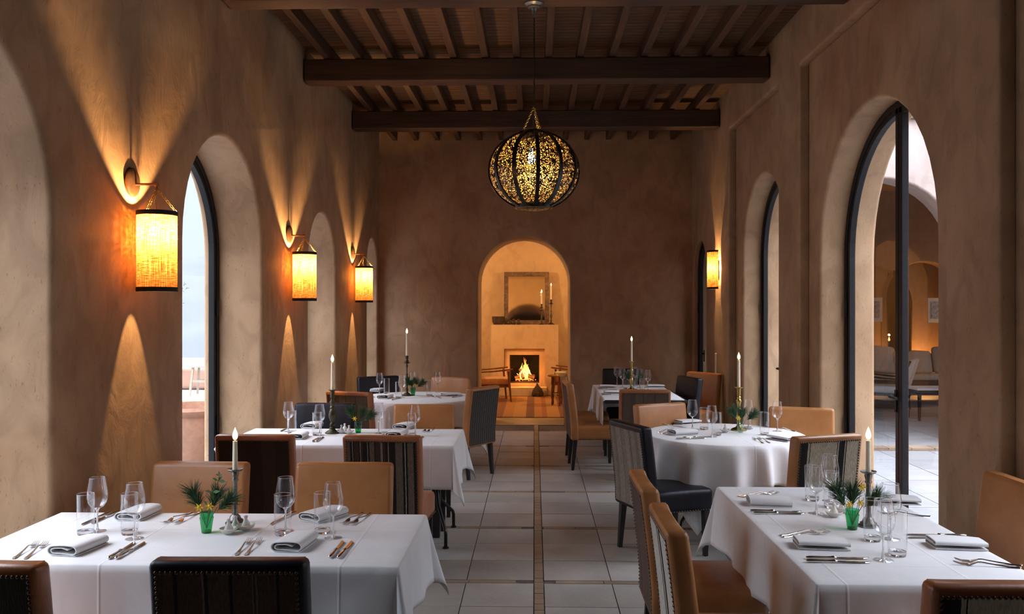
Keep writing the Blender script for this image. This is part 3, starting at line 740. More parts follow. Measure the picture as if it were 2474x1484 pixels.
# ------------------------------------------------------------------ tables and cloths
TZ = .745; CZ = .753
def drape(name, outline, label, zt=CZ, centre=None, folds=0, seed=1):
    """outline: list of (x, y, nx, ny, hang, flare)"""
    rnd = random.Random(seed); n = len(outline); R = 14; vs = []; fs = []
    cx = sum(o_[0] for o_ in outline)/n; cy = sum(o_[1] for o_ in outline)/n
    rings = [0.25, .55, .8, .93]
    vs.append((cx, cy, zt))
    for t in rings:
        for o_ in outline: vs.append((cx+(o_[0]-cx)*t, cy+(o_[1]-cy)*t, zt))
    ph = [rnd.uniform(0, 6.28) for _ in range(4)]
    cum = 0; S_ = []
    for i, o_ in enumerate(outline):
        S_.append(cum); q = outline[(i+1) % n]; cum += math.hypot(q[0]-o_[0], q[1]-o_[1])
    for j in range(R+1):
        t = j/R
        for i, (x, y, nx, ny, h, fl_) in enumerate(outline):
            if j == 0: out, z = -.006, zt
            elif j == 1: out, z = .003, zt-.004
            else:
                tt = (j-1)/(R-1); hh_ = h*tt
                wv = (.016*math.sin(S_[i]*8+ph[0])+.012*math.sin(S_[i]*15+ph[1]+2*math.sin(S_[i]*3)))*tt*min(1, h/.25)*(0 if folds else 1)
                out = .007+fl_*tt**1.15+wv+.012*tt
                if folds:
                    k = S_[i]/cum*2*PI
                    out += folds*(tt**.55)*(.5+.5*math.sin(15*k+ph[0]+1.3*math.sin(2*k+ph[1])+.6*math.sin(5*k)))**1.5*min(1, h/.3)+.0
                z = zt-.006-hh_*(1-.05*fl_/.1*tt)
            vs.append((x+nx*out, y+ny*out, z))
    nr = len(rings)
    for i in range(n): fs.append((0, 1+i, 1+(i+1) % n))
    for r_ in range(nr+R):
        for i in range(n):
            k = (i+1) % n; fs.append((1+r_*n+i, 1+(r_+1)*n+i, 1+(r_+1)*n+k, 1+r_*n+k))
    m = MB(); m.add(vs, fs); ob = m.build(name, LINEN, None, 3.2)
    so = ob.modifiers.new('cloth_thickness', 'SOLIDIFY'); so.thickness = .0018; so.offset = -1
    tag(ob, label, 'tablecloth', 'white tablecloths'); return ob
def rect_outline(x0, x1, y0, y1, dl=.3, dr=.3, dn=.3, df=.3, flare=.10, nseg=26):
    out = []; r = .012
    def side(ax, ay, bx, by, nx, ny, d):
        for i in range(nseg):
            t = (i+.5)/nseg; out.append((ax+(bx-ax)*t, ay+(by-ay)*t, nx, ny, d, 0))
    def corner(cx, cy, a0, da, db):
        k = 18
        for i in range(k+1):
            p = (PI/2)*i/k; a = a0+p; cs, sn = max(math.cos(p), 1e-3), max(math.sin(p), 1e-3)
            h = min(da/cs, db/sn); tri = max(0, 1-abs(p-PI/4)/(PI/4))
            ind = -.5*math.exp(-((abs(p-PI/4)-.55)/.16)**2)*.06
            sm = min(da, db)/.3
            out.append((cx+r*math.cos(a), cy+r*math.sin(a), math.cos(a), math.sin(a), max(h, .004), (flare*tri**1.2+ind)*sm))
    side(x0+r, y0, x1-r, y0, 0, -1, dn); corner(x1-r, y0+r, -PI/2, dn, dr)
    side(x1, y0+r, x1, y1-r, 1, 0, dr); corner(x1-r, y1-r, 0, dr, df)
    side(x1-r, y1, x0+r, y1, 0, 1, df); corner(x0+r, y1-r, PI/2, df, dl)
    side(x0, y1-r, x0, y0+r, -1, 0, dl); corner(x0+r, y0+r, PI, dl, dn)
    return out
def round_outline(cx, cy, r, half, rot, n=200):
    out = []
    for i in range(n):
        a = 2*PI*i/n; q = a-rot; d = half/max(abs(math.cos(q)), abs(math.sin(q)))
        out.append((cx+r*math.cos(a), cy+r*math.sin(a), math.cos(a), math.sin(a), d-r, .0+.05*max(0, (d-r-.27)/.36)))
    return out
def table(x0, x1, y0, y1, label, rnd=None):
    cx, cy = (x0+x1)/2, (y0+y1)/2
    root = empty('dining_table', (cx, cy, 0)); tag(root, label, 'table', 'dining tables')
    lx, ly = (x1-x0)/2-.008, (y1-y0)/2-.008
    m = MB()
    if rnd: m.lathe([(0, TZ-.03), (lx-.0, TZ-.03), (lx, TZ-.022), (lx, TZ-.002), (lx-.004, TZ), (0, TZ)], 64)
    else: m.box((0, 0, TZ-.0175), (2*lx, 2*ly, .035))
    m.build('tabletop', DARKWOOD, root, .6, bevel=0 if rnd else .004)
    along = lx >= ly
    e_ = (lx if along else ly)-.16
    if rnd: e_ = .18
    for s_ in (-1, 1):
        m = MB(); c = (s_*e_, 0) if along else (0, s_*e_)
        m.box((c[0], c[1], (TZ-.035)/2), (.07, .07, TZ-.035), taper=.75); m.build('post', DARKWOOD, root, bevel=.004)
        for q in (-1, 1):
            d = (s_*.10, q*.30) if along else (q*.30, s_*.10)
            if rnd: d = (s_*.2, q*.25)
            m = MB(); m.tube([(c[0], c[1], .42), (c[0]+d[0]*.25, c[1]+d[1]*.3, .26), (c[0]+d[0]*.95, c[1]+d[1]*.95, .13), (c[0]+d[0], c[1]+d[1], .10), (c[0]+d[0], c[1]+d[1], .012)], .013, 8)
            m.lathe([(0, 0), (.024, 0), (.022, .010), (.012, .014)], 12, (c[0]+d[0], c[1]+d[1], 0)); m.build('foot', IRON, root, .6)
    m = MB(); m.box((0, 0, .60), ((2*e_, .04, .05) if along else (.04, 2*e_, .05))); m.build('stretcher', DARKWOOD, root)
    return root
a, b_ = pix(1035, 1243, CZ), pix(957, 1370, CZ)
T1 = (XL+.045, (a.x+b_.x)/2, b_.y, a.y)
a, b_ = pix(1125, 1037, CZ), pix(1090, 1077, CZ); T2 = (XL+.045, (a.x+b_.x)/2, b_.y, a.y)
a, b_ = pix(1730, 1176, CZ), pix(1975, 1412, CZ); T4 = ((a.x+b_.x)/2, pix(2192, 1226, CZ).x, b_.y, a.y)
T5 = (.735, 1.58, 9.22, 10.95)
T3 = (-1.27, 9.37, .64); T6 = (1.46, 6.72, .60)
def R4(t): return t
table(*T1, 'dark table under a white cloth, nearest on the left wall')
table(*T2, 'dark table under a white cloth with iron feet, middle of the left wall')
table(*T4, 'dark table under a white cloth, nearest on the right')
table(T5[0], T5[1]+.04, T5[2]-.05, T5[3], 'black topped table whose front edge shows below its cloth, back right')
table(T3[0]-T3[2], T3[0]+T3[2], T3[1]-T3[2], T3[1]+T3[2], 'round table under a white cloth at the back left', True)
table(T6[0]-T6[2], T6[0]+T6[2], T6[1]-T6[2], T6[1]+T6[2], 'round table under a white cloth in the middle of the right side', True)
drape('tablecloth', rect_outline(*T1, dl=.02), 'white cloth on the nearest left table, hanging in front of the camera', seed=1)
drape('tablecloth', rect_outline(*T2, dl=.02), 'white cloth on the middle left table, pointed corners over the aisle', seed=2)
drape('tablecloth', rect_outline(*T4), 'white cloth on the nearest right table, corner folds by tan chairs', seed=3)
drape('tablecloth', rect_outline(*T5, dn=.012, dr=.02), 'white cloth on the back right table, short at its front edge', seed=4)
drape('tablecloth', round_outline(*T3, .90, .75), 'white cloth over the round table at the back left', folds=.06, seed=5)
drape('tablecloth', round_outline(*T6, .87, math.atan2(-.55, -.28)-PI/4), 'white cloth with deep folds over the round table on the right', folds=.085, seed=9)

# ------------------------------------------------------------------ table ware prototypes
def lathe_part(name, prof_, mt, root, seg=28, sm=.9):
    m = MB(); m.lathe(prof_, seg); return m.build(name, mt, root, sm)
def mk_wine():
    r = empty('wine_glass')
    lathe_part('bowl', [(.0, .098), (.012, .1), (.026, .108), (.037, .124), (.0425, .145), (.0425, .165), (.039, .19), (.0345, .215), (.0325, .232)], GLASS, r, 32, 3.2)
    m = MB(); m.tube([(.0325*math.cos(2*PI*i/32), .0325*math.sin(2*PI*i/32), .232) for i in range(32)], .0009, 5, closed=True); m.build('rim', TGLASS, r, 3.2)
    lathe_part('stem', [(0, .004), (.009, .006), (.005, .018), (.0036, .04), (.0036, .075), (.006, .092), (.012, .1)], TGLASS, r, 14, 3.2)
    lathe_part('foot', [(0, 0), (.037, 0), (.0375, .0012), (.02, .004), (.006, .008)], GLASS, r, 32, .6)
    return r
def mk_tumbler():
    r = empty('tumbler')
    lathe_part('wall', [(.0335, .002), (.035, .02), (.036, .172)], GLASS, r, 32, 3.2)
    m = MB(); m.tube([(.036*math.cos(2*PI*i/32), .036*math.sin(2*PI*i/32), .172) for i in range(32)], .0011, 5, closed=True); m.build('rim', TGLASS, r, 3.2)
    lathe_part('base', [(0, 0), (.031, 0), (.0325, .003), (.0325, .018), (.02, .0155), (0, .0145)], TGLASS, r, 28, .8)
    return r
def strip(m, secs, th):
    """secs: (y, halfwidth, z, xoff); flat bar"""
    vs = []
    for (y, w_, z, xo) in secs: vs += [(xo-w_, y, z), (xo+w_, y, z), (xo+w_*.75, y, z+th), (xo-w_*.75, y, z+th)]
    fs = [(3, 2, 1, 0)]
    for i in range(len(secs)-1):
        for k in range(4):
            l_ = (k+1) % 4; fs.append((i*4+k, i*4+l_, i*4+4+l_, i*4+4+k))
    n = (len(secs)-1)*4; fs.append((n, n+1, n+2, n+3)); m.add(vs, fs)
def mk_fork():
    r = empty('fork')
    m = MB(); strip(m, [(-.115, .006, .003, 0), (-.11, .0095, .001, 0), (-.08, .0075, .001, 0), (-.03, .004, .006, 0), (.02, .0028, .013, 0), (.035, .0035, .012, 0)], .0028); m.build('handle', SILVER, r)
    m = MB(); strip(m, [(.033, .0035, .012, 0), (.045, .010, .008, 0), (.058, .0125, .004, 0), (.064, .0125, .003, 0)], .002)
    for k in range(4):
        xo = -.0105+.007*k; strip(m, [(.062, .0018, .003, xo), (.09, .0016, .003, xo), (.115, .0007, .010, xo*.95)], .002)
    m.build('tines', SILVER, r); return r
def mk_knife():
    r = empty('knife')
    m = MB(); m.lathe([(0, -.125), (.006, -.122), (.0085, -.11), (.0085, -.09), (.0065, -.05), (.006, -.03), (.0085, -.02), (.0085, -.014), (.005, -.008), (0, -.008)], 12)
    m.build('handle', SILVER, r, .8, deform=lambda x, y, z: (x, z, .0065+y*.7))
    m = MB(); strip(m, [(-.01, .005, .004, 0), (.01, .0085, .004, 0), (.06, .0095, .0035, 0), (.095, .0095, .003, -.001), (.112, .006, .003, -.004), (.122, .001, .003, -.008)], .0018); m.build('blade', SILVER, r); return r
def mk_napkin(kind):
    """folded napkin, long along y"""
    L = .20; th = .0042; m = MB()
    def ribbon(path):
        n = len(path); P = []
        for side in (1, -1):
            for i in range(n):
                a = Vector(path[max(0, i-1)]); b_ = Vector(path[min(n-1, i+1)]); t = (b_-a).normalized(); nn = Vector((-t.y, t.x))
                q = Vector(path[i])+nn*side*th/2; P.append(q)
        vs = []
        for yy, sc in ((-L/2, 1.0), (-L/4, 1.02), (L/4, .98), (L/2, .9)): vs += [(p.x*sc, yy+p.x*.05, max(.0004, p.y*sc*(.8 if kind == 0 else 1))) for p in P]
        N = 2*n; fs = []
        for k in range(3):
            for i in range(n-1):
                fs.append((k*N+i, k*N+i+1, (k+1)*N+i+1, (k+1)*N+i)); fs.append((k*N+n+i, (k+1)*N+n+i, (k+1)*N+n+i+1, k*N+n+i+1))
            fs.append((k*N, (k+1)*N, (k+1)*N+n, k*N+n)); fs.append((k*N+n-1, k*N+2*n-1, (k+1)*N+2*n-1, (k+1)*N+n-1))
        for i in range(n-1):
            fs.append((i, n+i, n+i+1, i+1)); fs.append((3*N+i, 3*N+i+1, 3*N+n+i+1, 3*N+n+i))
        m.add(vs, fs)
    def arc(cx, cz, rx, rz_, a0, a1, n=10): return [(cx+rx*math.cos(math.radians(a0+(a1-a0)*i/n)), cz+rz_*math.sin(math.radians(a0+(a1-a0)*i/n))) for i in range(n+1)]
    if kind == 0:   # loose roll
        ribbon([(.058, .003)]+[(0, .003)]+arc(-.038, .025, .024, .022, -90, -270)+[(-.01, .050), (.01, .051)]+arc(.036, .027, .024, .022, 90, -65)+[(0, .011)]+arc(-.034, .025, .013, .012, -90, -270)+[(.0, .039), (.025, .030)])
    else:           # flat folded
        ribbon([(.055, .003), (0, .003)]+arc(-.048, .0095, .0065, .0065, -90, -270)+[(0, .017), (.04, .018)]+arc(.048, .0245, .0065, .0065, -90, 90)+[(0, .033)]+arc(-.044, .0265, .0065, .0055, 90, 250)+[(.03, .0225)])
    ob = m.build('napkin', LINEN, None, .8, merge=False); return ob
def mk_dish():
    m = MB(); m.lathe([(0, 0), (.016, 0), (.018, .004), (.032, .012), (.039, .024), (.037, .025), (.029, .014), (.014, .007), (0, .007)], 28); return m.build('condiment_dish', CERAM, None, .9)
def mk_shaker():
    m = MB(); m.lathe([(0, .007), (.019, .007), (.021, .012), (.017, .026), (.009, .042), (.006, .050), (.0085, .056), (.0085, .060), (.006, .063), (0, .064)], 24); return m.build('tagine_shaker', CERAM, None, .9)
def mk_vase(mt):
    r = empty('glass_vase')
    lathe_part('vessel', [(0, .003), (.020, .003), (.022, .012), (.028, .058), (.030, .064), (.027, .07), (.028, .080), (.0295, .088)], mt, r, 28, .9)
    lathe_part('thick_bottom', [(0, 0), (.020, 0), (.0215, .004), (.0205, .009), (0, .009)], mt, r, 24, .8)
    return r
def needles(m, base, tip, n, ln, rnd):
    base, tip = Vector(base), Vector(tip); d = tip-base
    m.tube([base, base+d*.5+Vector((0, 0, .004)), tip], .0012, 5)
    for i in range(n):
        t = .1+.9*i/n; p = base+d*t; a = d.normalized()
        s_ = Vector((rnd.gauss(0, 1), rnd.gauss(0, 1), rnd.gauss(0, .8))); s_ = (s_-a*s_.dot(a)).normalized()
        q = p+a*ln*rnd.uniform(.45, .9)+s_*ln*rnd.uniform(.35, .7); m.tube([p, (p+q)/2+a*.003, q], [.0009, .0009, .0004], 3, cap=False)
def mk_bouquet(seed, tall=False, n=3, nf=2):
    rnd = random.Random(seed); r = empty('flower_posy')
    dirs = [(-.05, .01, .145), (.085, -.005, .125), (.02, .05, .13), (-.01, -.03, .12)]
    for k in range(n):
        d = dirs[k % 4]; m = MB(); needles(m, (0, 0, .015), (d[0]*.45, d[1]*.45, .095), 0, .01, rnd); needles(m, (d[0]*.45, d[1]*.45, .08), d, 210, .062, rnd); m.build('pine_sprig', PINE, r)
    if tall:
        m = MB(); pts = [(.0, 0, .02), (.01, .0, .1), (.02, .0, .15), (.04, .005, .19), (.045, .0, .21)]; m.tube(pts, .0013, 5)
        for (p, dx, dz) in ((1, -.02, .02), (2, -.025, .006), (2, .03, .004), (2, .005, -.03), (3, -.02, .012), (3, .03, -.002), (3, .015, .02), (4, -.012, .008), (4, .0, .02), (4, .012, .006)):
            x, y, z = pts[p]; a_, b2 = Vector((x, y, z)), Vector((x+dx, y-.005, z+dz)); dd = (b2-a_); sd = Vector((-dd.z, .3*dd.length, dd.x)).normalized()*dd.length*.22
            m.add([a_, (a_+b2)/2+sd, b2, (a_+b2)/2-sd], [(0, 1, 2, 3)])
        m.build('leafy_sprig', LEAF, r)
    fp = [(-.018, -.02, .098), (.02, -.022, .104), (.03, -.01, .16), (.0, -.03, .085)]
    for k in range(nf):
        x, y, z = fp[k]; m = MB(); m.tube([(0, 0, .02), (x*.6, y*.6, z*.6), (x, y, z)], .001, 4)
        f_ = m.build('flower', LEAF, r); m = MB()
        for i in range(6):
            a = 2*PI*i/6; m.add([(x, y, z), (x+.009*math.cos(a-.4), y-.003, z+.009*math.sin(a-.4)), (x+.018*math.cos(a), y-.006, z+.018*math.sin(a)), (x+.009*math.cos(a+.4), y-.003, z+.009*math.sin(a+.4))], [(0, 1, 2, 3)])
        m.lathe([(0, -.004), (.005, 0), (.004, .006), (0, .007)], 8, (x, y-.004, z)); m.build('petals', YEL, f_)
    return r
def mk_candlestick(kind):
    r = empty('candlestick')
    if kind == 'column':
        mt, hgt = PEWTER, .245
        lathe_part('base', [(0, 0), (.042, 0), (.043, .006), (.034, .010), (.036, .016), (.026, .022), (.022, .034), (.014, .042)], mt, r, 28, .8)
        m = MB(); m.lathe([(.0125, .04), (.0125, .05), (.0105, .055), (.0095, .19), (.011, .196)], 32, wob=lambda a, z: 1+.09*math.cos(12*a)); m.build('column', mt, r, 1.2)
        m = MB(); m.lathe([(.011, .19), (.0155, .196), (.012, .204), (.0145, .215), (.017, .226), (.014, .232)], 24, wob=lambda a, z: 1+.08*math.cos(8*a)); m.build('capital', mt, r, 1.2)
        m = MB(); m.lathe([(.012, .23), (.028, .236), (.035, .243), (.034, .245), (.02, .2405), (.013, .2405), (0, .2405)], 32, wob=lambda a, z: 1+.05*math.cos(8*a)); m.build('drip_pan', mt, r, .9)
        return r, hgt-.006
    if kind == 'bronze':
        mt, hgt = BRONZE, .335
        lathe_part('base', [(0, 0), (.055, 0), (.056, .006), (.046, .014), (.026, .026), (.02, .036), (.026, .042), (.016, .05)], mt, r, 28, .8)
        lathe_part('baluster', [(.013, .048), (.02, .06), (.018, .075), (.011, .085), (.016, .095), (.027, .12), (.03, .14), (.026, .165), (.015, .19), (.022, .2), (.013, .212), (.02, .23), (.022, .24), (.012, .256), (.015, .27)], mt, r, 24, .8)
        lathe_part('socket', [(.012, .268), (.018, .28), (.0165, .29), (.018, .325), (.03, .331), (.03, .335), (.014, .335), (.0, .33)], mt, r, 24, .8)
        return r, hgt-.004
    if kind == 'slim':
        mt, hgt = BRONZE, .44
        lathe_part('base', [(0, 0), (.06, 0), (.06, .008), (.035, .02), (.018, .035), (.012, .05)], mt, r, 28, .8)
        lathe_part('baluster', [(.010, .048), (.017, .07), (.009, .09), (.014, .12), (.02, .15), (.012, .19), (.008, .22), (.014, .235), (.007, .25), (.007, .31), (.013, .325), (.008, .34), (.009, .355)], mt, r, 24, .8)
        lathe_part('drip_pan', [(.008, .35), (.03, .358), (.038, .366), (.037, .368), (.02, .362), (.01, .36)], mt, r, 28, .8)
        lathe_part('socket', [(.01, .36), (.018, .37), (.02, .385), (.012, .4), (.018, .41), (.018, .44), (.013, .44), (0, .435)], mt, r, 24, .8)
        return r, hgt-.004
    mt, hgt = BRASS, .345
    lathe_part('base', [(0, 0), (.06, 0), (.062, .008), (.05, .016), (.025, .026), (.018, .038), (.012, .044)], mt, r, 28, .8)
    lathe_part('baluster', [(.012, .042), (.018, .05), (.012, .06), (.010, .08), (.02, .1), (.025, .115), (.02, .135), (.012, .15), (.02, .162), (.022, .168), (.012, .178), (.014, .2), (.022, .225), (.024, .235), (.014, .25), (.018, .26), (.012, .27)], mt, r, 24, .8)
    lathe_part('socket', [(.011, .268), (.016, .28), (.0145, .3), (.0165, .33), (.034, .337), (.034, .341), (.015, .341), (0, .338)], mt, r, 24, .8)
    return r, hgt-.006
def mk_candle(hgt, rad=.0115):
    r = empty('candle')
    lathe_part('wax', [(0, 0), (rad, 0), (rad*.95, hgt*.5), (rad*.86, hgt), (rad*.5, hgt-.002), (0, hgt-.003)], WAX, r, 18, .9)
    m = MB(); m.tube([(0, 0, hgt-.004), (.001, 0, hgt+.010)], .0009, 5); m.build('wick', SOOT, r)
    lathe_part('flame', [(0, hgt+.003), (.007, hgt+.008), (.0115, hgt+.019), (.011, hgt+.030), (.0065, hgt+.044), (.002, hgt+.056), (0, hgt+.062)], FLAME, r, 14, 3.2)
    l = lamp('candle_light', 'POINT', (0, 0, hgt+.078), .6, (1, .5, .16), .012); l.parent = r
    return r
WINE, TUMB, FORK, KNIFE, NAP = mk_wine(), mk_tumbler(), mk_fork(), mk_knife(), [mk_napkin(0), mk_napkin(1)]
DISH, SHK, VG, VC = mk_dish(), mk_shaker(), mk_vase(GREENG), mk_vase(CLEARG)
for p_ in (WINE, TUMB, FORK, KNIFE, VG, VC): kids(p_)
ZC = CZ+.001
def setw(proto, u, v, label, cat, group, z=ZC, rz=0):
    p = pix(u, v, z); return put(proto, USED, p, rz, label, cat, group)
def seg2(proto, a, b_, label, cat, group, z=ZC, flip=0):
    p, q = pix(*a, z), pix(*b_, z); d = q-p; c = (p+q)/2
    return put(proto, USED, c, math.atan2(d.y, d.x)-PI/2+(PI if flip else 0), label, cat, group)
TN = {1: 'front left table', 2: 'middle left table', 3: 'round back left table', 4: 'front right table', 5: 'back right table', 6: 'round right table'}
def wines(t, lst):
    for (u, v, w_) in lst: setw(WINE, u, v, 'clear stemmed wine glass, %s of the %s' % (w_, TN[t]), 'wine glass', 'wine glasses')
def tumbs(t, lst):
    for (u, v, w_) in lst: setw(TUMB, u, v, 'tall straight clear tumbler, %s of the %s' % (w_, TN[t]), 'glass', 'water tumblers')
def pairs(proto, what, cat, t, lst):
    for (a, b_, w_) in lst: seg2(proto, a, b_, 'silver %s, %s of the %s' % (what, w_, TN[t]), cat, 'silver '+cat+'s', z=ZC)
def naps(t, lst):
    for (a, b_, k, w_) in lst: seg2(NAP[k], a, b_, 'white %s napkin, %s of the %s' % (('rolled', 'folded')[k], w_, TN[t]), 'napkin', 'linen napkins')
NL, NR_, FL, FR = 'near left place', 'near right place', 'far left place', 'far right place'
# --- front left
wines(1, [(235, 1284, FL), (325, 1302, NL), (690, 1283, FR), (805, 1300, NR_)])
tumbs(1, [(207, 1291, FL), (313, 1290, NL), (683, 1292, FR), (779, 1287, NR_)])
pairs(FORK, 'fork', 'fork', 1, [((28, 1354), (95, 1310), 'left of the pair at the near left place'), ((52, 1358), (120, 1308), 'right of the pair at the near left place'),
      ((568, 1345), (607, 1303), 'left of the pair at the near right place'), ((588, 1348), (633, 1300), 'right of the pair at the near right place'),
      ((450, 1244), (405, 1262), 'left of the pair at the far left place'), ((470, 1245), (432, 1263), 'right of the pair at the far left place'),
      ((870, 1244), (832, 1266), 'left of the pair at the far right place'), ((888, 1246), (853, 1267), 'right of the pair at the far right place')])
pairs(KNIFE, 'knife', 'knife', 1, [((260, 1354), (330, 1310), 'left of the pair at the near left place'), ((281, 1352), (352, 1312), 'right of the pair at the near left place'),
      ((794, 1353), (833, 1306), 'left of the pair at the near right place'), ((817, 1351), (853, 1309), 'right of the pair at the near right place'),
      ((262, 1242), (200, 1268), 'left of the pair at the far left place'), ((281, 1240), (226, 1264), 'right of the pair at the far left place'), ((712, 1240), (652, 1269), 'at the far right place')])
naps(1, [((130, 1352), (250, 1305), 0, NL), ((680, 1343), (748, 1296), 0, NR_), ((290, 1268), (380, 1228), 0, FL), ((745, 1262), (820, 1240), 0, FR)])
# --- middle left
wines(2, [(697, 1043, FL), (772, 1052, NL), (915, 1047, FR), (1003, 1053, NR_)])
tumbs(2, [(705, 1047, FL), (766, 1052, NL), (932, 1050, FR), (995, 1053, NR_)])
naps(2, [((705, 1066), (735, 1050), 0, NL), ((735, 1040), (775, 1025), 0, FL), ((945, 1060), (975, 1046), 0, NR_), ((960, 1040), (995, 1028), 0, FR)])
pairs(KNIFE, 'knife', 'knife', 2, [((754, 1069), (775, 1056), 'left of the pair at the near left place'), ((763, 1069), (783, 1056), 'right of the pair at the near left place'), ((695, 1035), (680, 1042), 'at the far left place'), ((1008, 1066), (1022, 1056), 'at the near right place')])
pairs(FORK, 'fork', 'fork', 2, [((1036, 1036), (1024, 1043), 'left of the pair at the far right place'), ((1046, 1037), (1033, 1044), 'right of the pair at the far right place')])
# --- round back left
wines(3, [(917, 951, 'left side'), (971, 960, 'near side'), (997, 948, 'far side'), (1058, 948, 'right side')])
tumbs(3, [(934, 952, 'left side'), (963, 962, 'near side'), (1037, 957, 'right side')])
naps(3, [((918, 966), (945, 958), 0, 'near side'), ((900, 948), (924, 942), 1, 'left side'), ((1075, 958), (1106, 956), 1, 'right side'), ((1048, 944), (1070, 938), 1, 'far side')])
pairs(KNIFE, 'knife', 'knife', 3, [((945, 968), (972, 962), 'near side'), ((1090, 962), (1120, 956), 'right side')])
pairs(FORK, 'fork', 'fork', 3, [((896, 968), (906, 956), 'near side'), ((1072, 964), (1040, 958), 'right side')])
# --- back right
wines(5, [(1491, 930, 'far left place'), (1504, 936, 'middle of the left row'), (1522, 941, 'middle, beside the flowers'), (1534, 932, 'far end'), (1546, 938, 'middle of the right row'), (1565, 942, 'near right place')])
tumbs(5, [(1512, 940, 'left row'), (1533, 944, 'centre'), (1552, 944, 'right row')])
naps(5, [((1442, 937), (1494, 937), 1, 'far left place'), ((1455, 951), (1508, 951), 1, 'near left place'), ((1570, 936), (1598, 936), 1, 'far right place')])
pairs(KNIFE, 'knife', 'knife', 5, [((1448, 941), (1490, 942), 'far left place'), ((1462, 955), (1498, 955), 'near left place')])
# --- round right
wines(6, [(1673, 1037, 'far left place'), (1720, 1056, 'near left place'), (1808, 1036, 'far side'), (1878, 1042, 'right side')])
tumbs(6, [(1701, 1038, 'far left place'), (1732, 1052, 'near left place'), (1806, 1037, 'far side'), (1847, 1051, 'right side')])
naps(6, [((1606, 1052), (1694, 1047), 0, 'near left place'), ((1634, 1026), (1690, 1022), 1, 'far left place'), ((1860, 1031), (1912, 1030), 1, 'far right place'), ((1860, 1058), (1918, 1068), 1, 'near right place')])
pairs(KNIFE, 'knife', 'knife', 6, [((1640, 1062), (1702, 1060), 'outer knife of the near left place'), ((1655, 1059), (1715, 1056), 'inner knife of the near left place'), ((1606, 1027), (1652, 1033), 'far left place'), ((1925, 1062), (1900, 1055), 'near right place')])
pairs(FORK, 'fork', 'fork', 6, [((1850, 1074), (1815, 1058), 'left of the near right pair'), ((1866, 1073), (1826, 1057), 'right of the near right pair'), ((1582, 1047), (1632, 1037), 'outer fork of the near left place'), ((1590, 1050), (1642, 1040), 'inner fork of the near left place'), ((1912, 1041), (1886, 1036), 'far right place')])
# --- front right
LFp, LNp, RNp, RFp = 'far left place', 'near left place', 'near right place', 'far right place'
wines(4, [(1972, 1241, LNp), (2005, 1211, LFp), (2134, 1354, RNp), (2152, 1303, RFp)])
tumbs(4, [(1962, 1209, LFp), (2008, 1226, LNp), (2108, 1306, RFp), (2168, 1342, RNp)])
naps(4, [((1785, 1217), (1932, 1222), 0, LFp), ((1895, 1318), (2075, 1325), 1, LNp), ((2222, 1318), (2402, 1325), 1, RNp), ((2142, 1214), (2190, 1216), 1, RFp)])
pairs(KNIFE, 'knife', 'knife', 4, [((1811, 1237), (1940, 1238), 'outer knife of the far left place'), ((1818, 1242), (1950, 1243), 'inner knife of the far left place'), ((1940, 1351), (2110, 1351), 'inner knife of the near left place'),
      ((1955, 1359), (2100, 1361), 'outer knife of the near left place'), ((2320, 1297), (2200, 1293), 'inner knife of the near right place'), ((2330, 1302), (2195, 1300), 'outer knife of the near right place')])
pairs(FORK, 'fork', 'fork', 4, [((1780, 1200), (1872, 1191), 'outer fork of the far left place'), ((1790, 1202), (1882, 1193), 'inner fork of the far left place'), ((1882, 1295), (1996, 1284), 'outer fork of the near left place'),
      ((1884, 1299), (2010, 1289), 'inner fork of the near left place'), ((2450, 1366), (2325, 1357), 'inner fork of the near right place'), ((2458, 1373), (2312, 1364), 'outer fork of the near right place'), ((2218, 1247), (2150, 1243), 'at the far right place')])
# condiments: dish + tagine shakers
def cond(t, lst):
    for i, (u, v) in enumerate(lst):
        setw(DISH, u, v, 'small white ceramic dish, %s of two, on the %s' % (('first', 'second')[i] if False else ('nearer', 'farther')[i], TN[t]), 'dish', 'condiment dishes')
        setw(SHK, u, v-.5, 'white tagine shaped shaker in the %s dish on the %s' % (('nearer', 'farther')[i], TN[t]), 'shaker', 'tagine shaped shakers')
cond(1, [(552, 1290), (594, 1281)])
setw(SHK, 569, 1281, 'small white tagine shaped shaker between two dishes on the front left table', 'shaker', 'tagine shaped shakers', z=ZC-.005)
cond(2, [(843, 1048), (825, 1047)])
setw(SHK, 833, 1043, 'small white tagine shaped shaker between two dishes on the middle left table', 'shaker', 'tagine shaped shakers', z=ZC-.005)
cond(3, [(983, 955)]); cond(4, [(2015, 1249), (2036, 1238)]); cond(6, [(1752, 1045)])
# vases and posies
POS = [(1, 499, 1287, VG, (11, True, 3, 2), 'posy of long pine sprigs and yellow blossoms in green vase, front left table'),
       (2, 865.5, 1046, VG, (12, False, 3, 1), 'posy of pine with one yellow bloom, middle left table'),
       (3, 998, 956, VG, (13, False, 4, 2), 'posy of pine and yellow buds, round back left table'),
       (4, 2059, 1279, VG, (14, False, 3, 3), 'posy of pine with three yellow blooms in green vase, front right table'),
       (5, 1528, 940, VC, (15, False, 2, 1), 'small posy with a yellow bloom, back right table'),
       (6, 1789, 1045, VC, (16, False, 3, 1), 'posy of pine with one yellow bloom in clear vase, round right table')]
for (t, u, v, vz, b_, lab) in POS:
    setw(vz, u, v, '%s glass vase with textured rim on the %s' % ('green' if vz is VG else 'pale clear', TN[t]), 'vase', 'small glass vases')
    bq = mk_bouquet(*b_); p = pix(u, v, ZC+.01); bq.location = p; bq.scale = (1.22, 1.22, 1.15); tag(bq, lab, 'flowers', 'table posies')
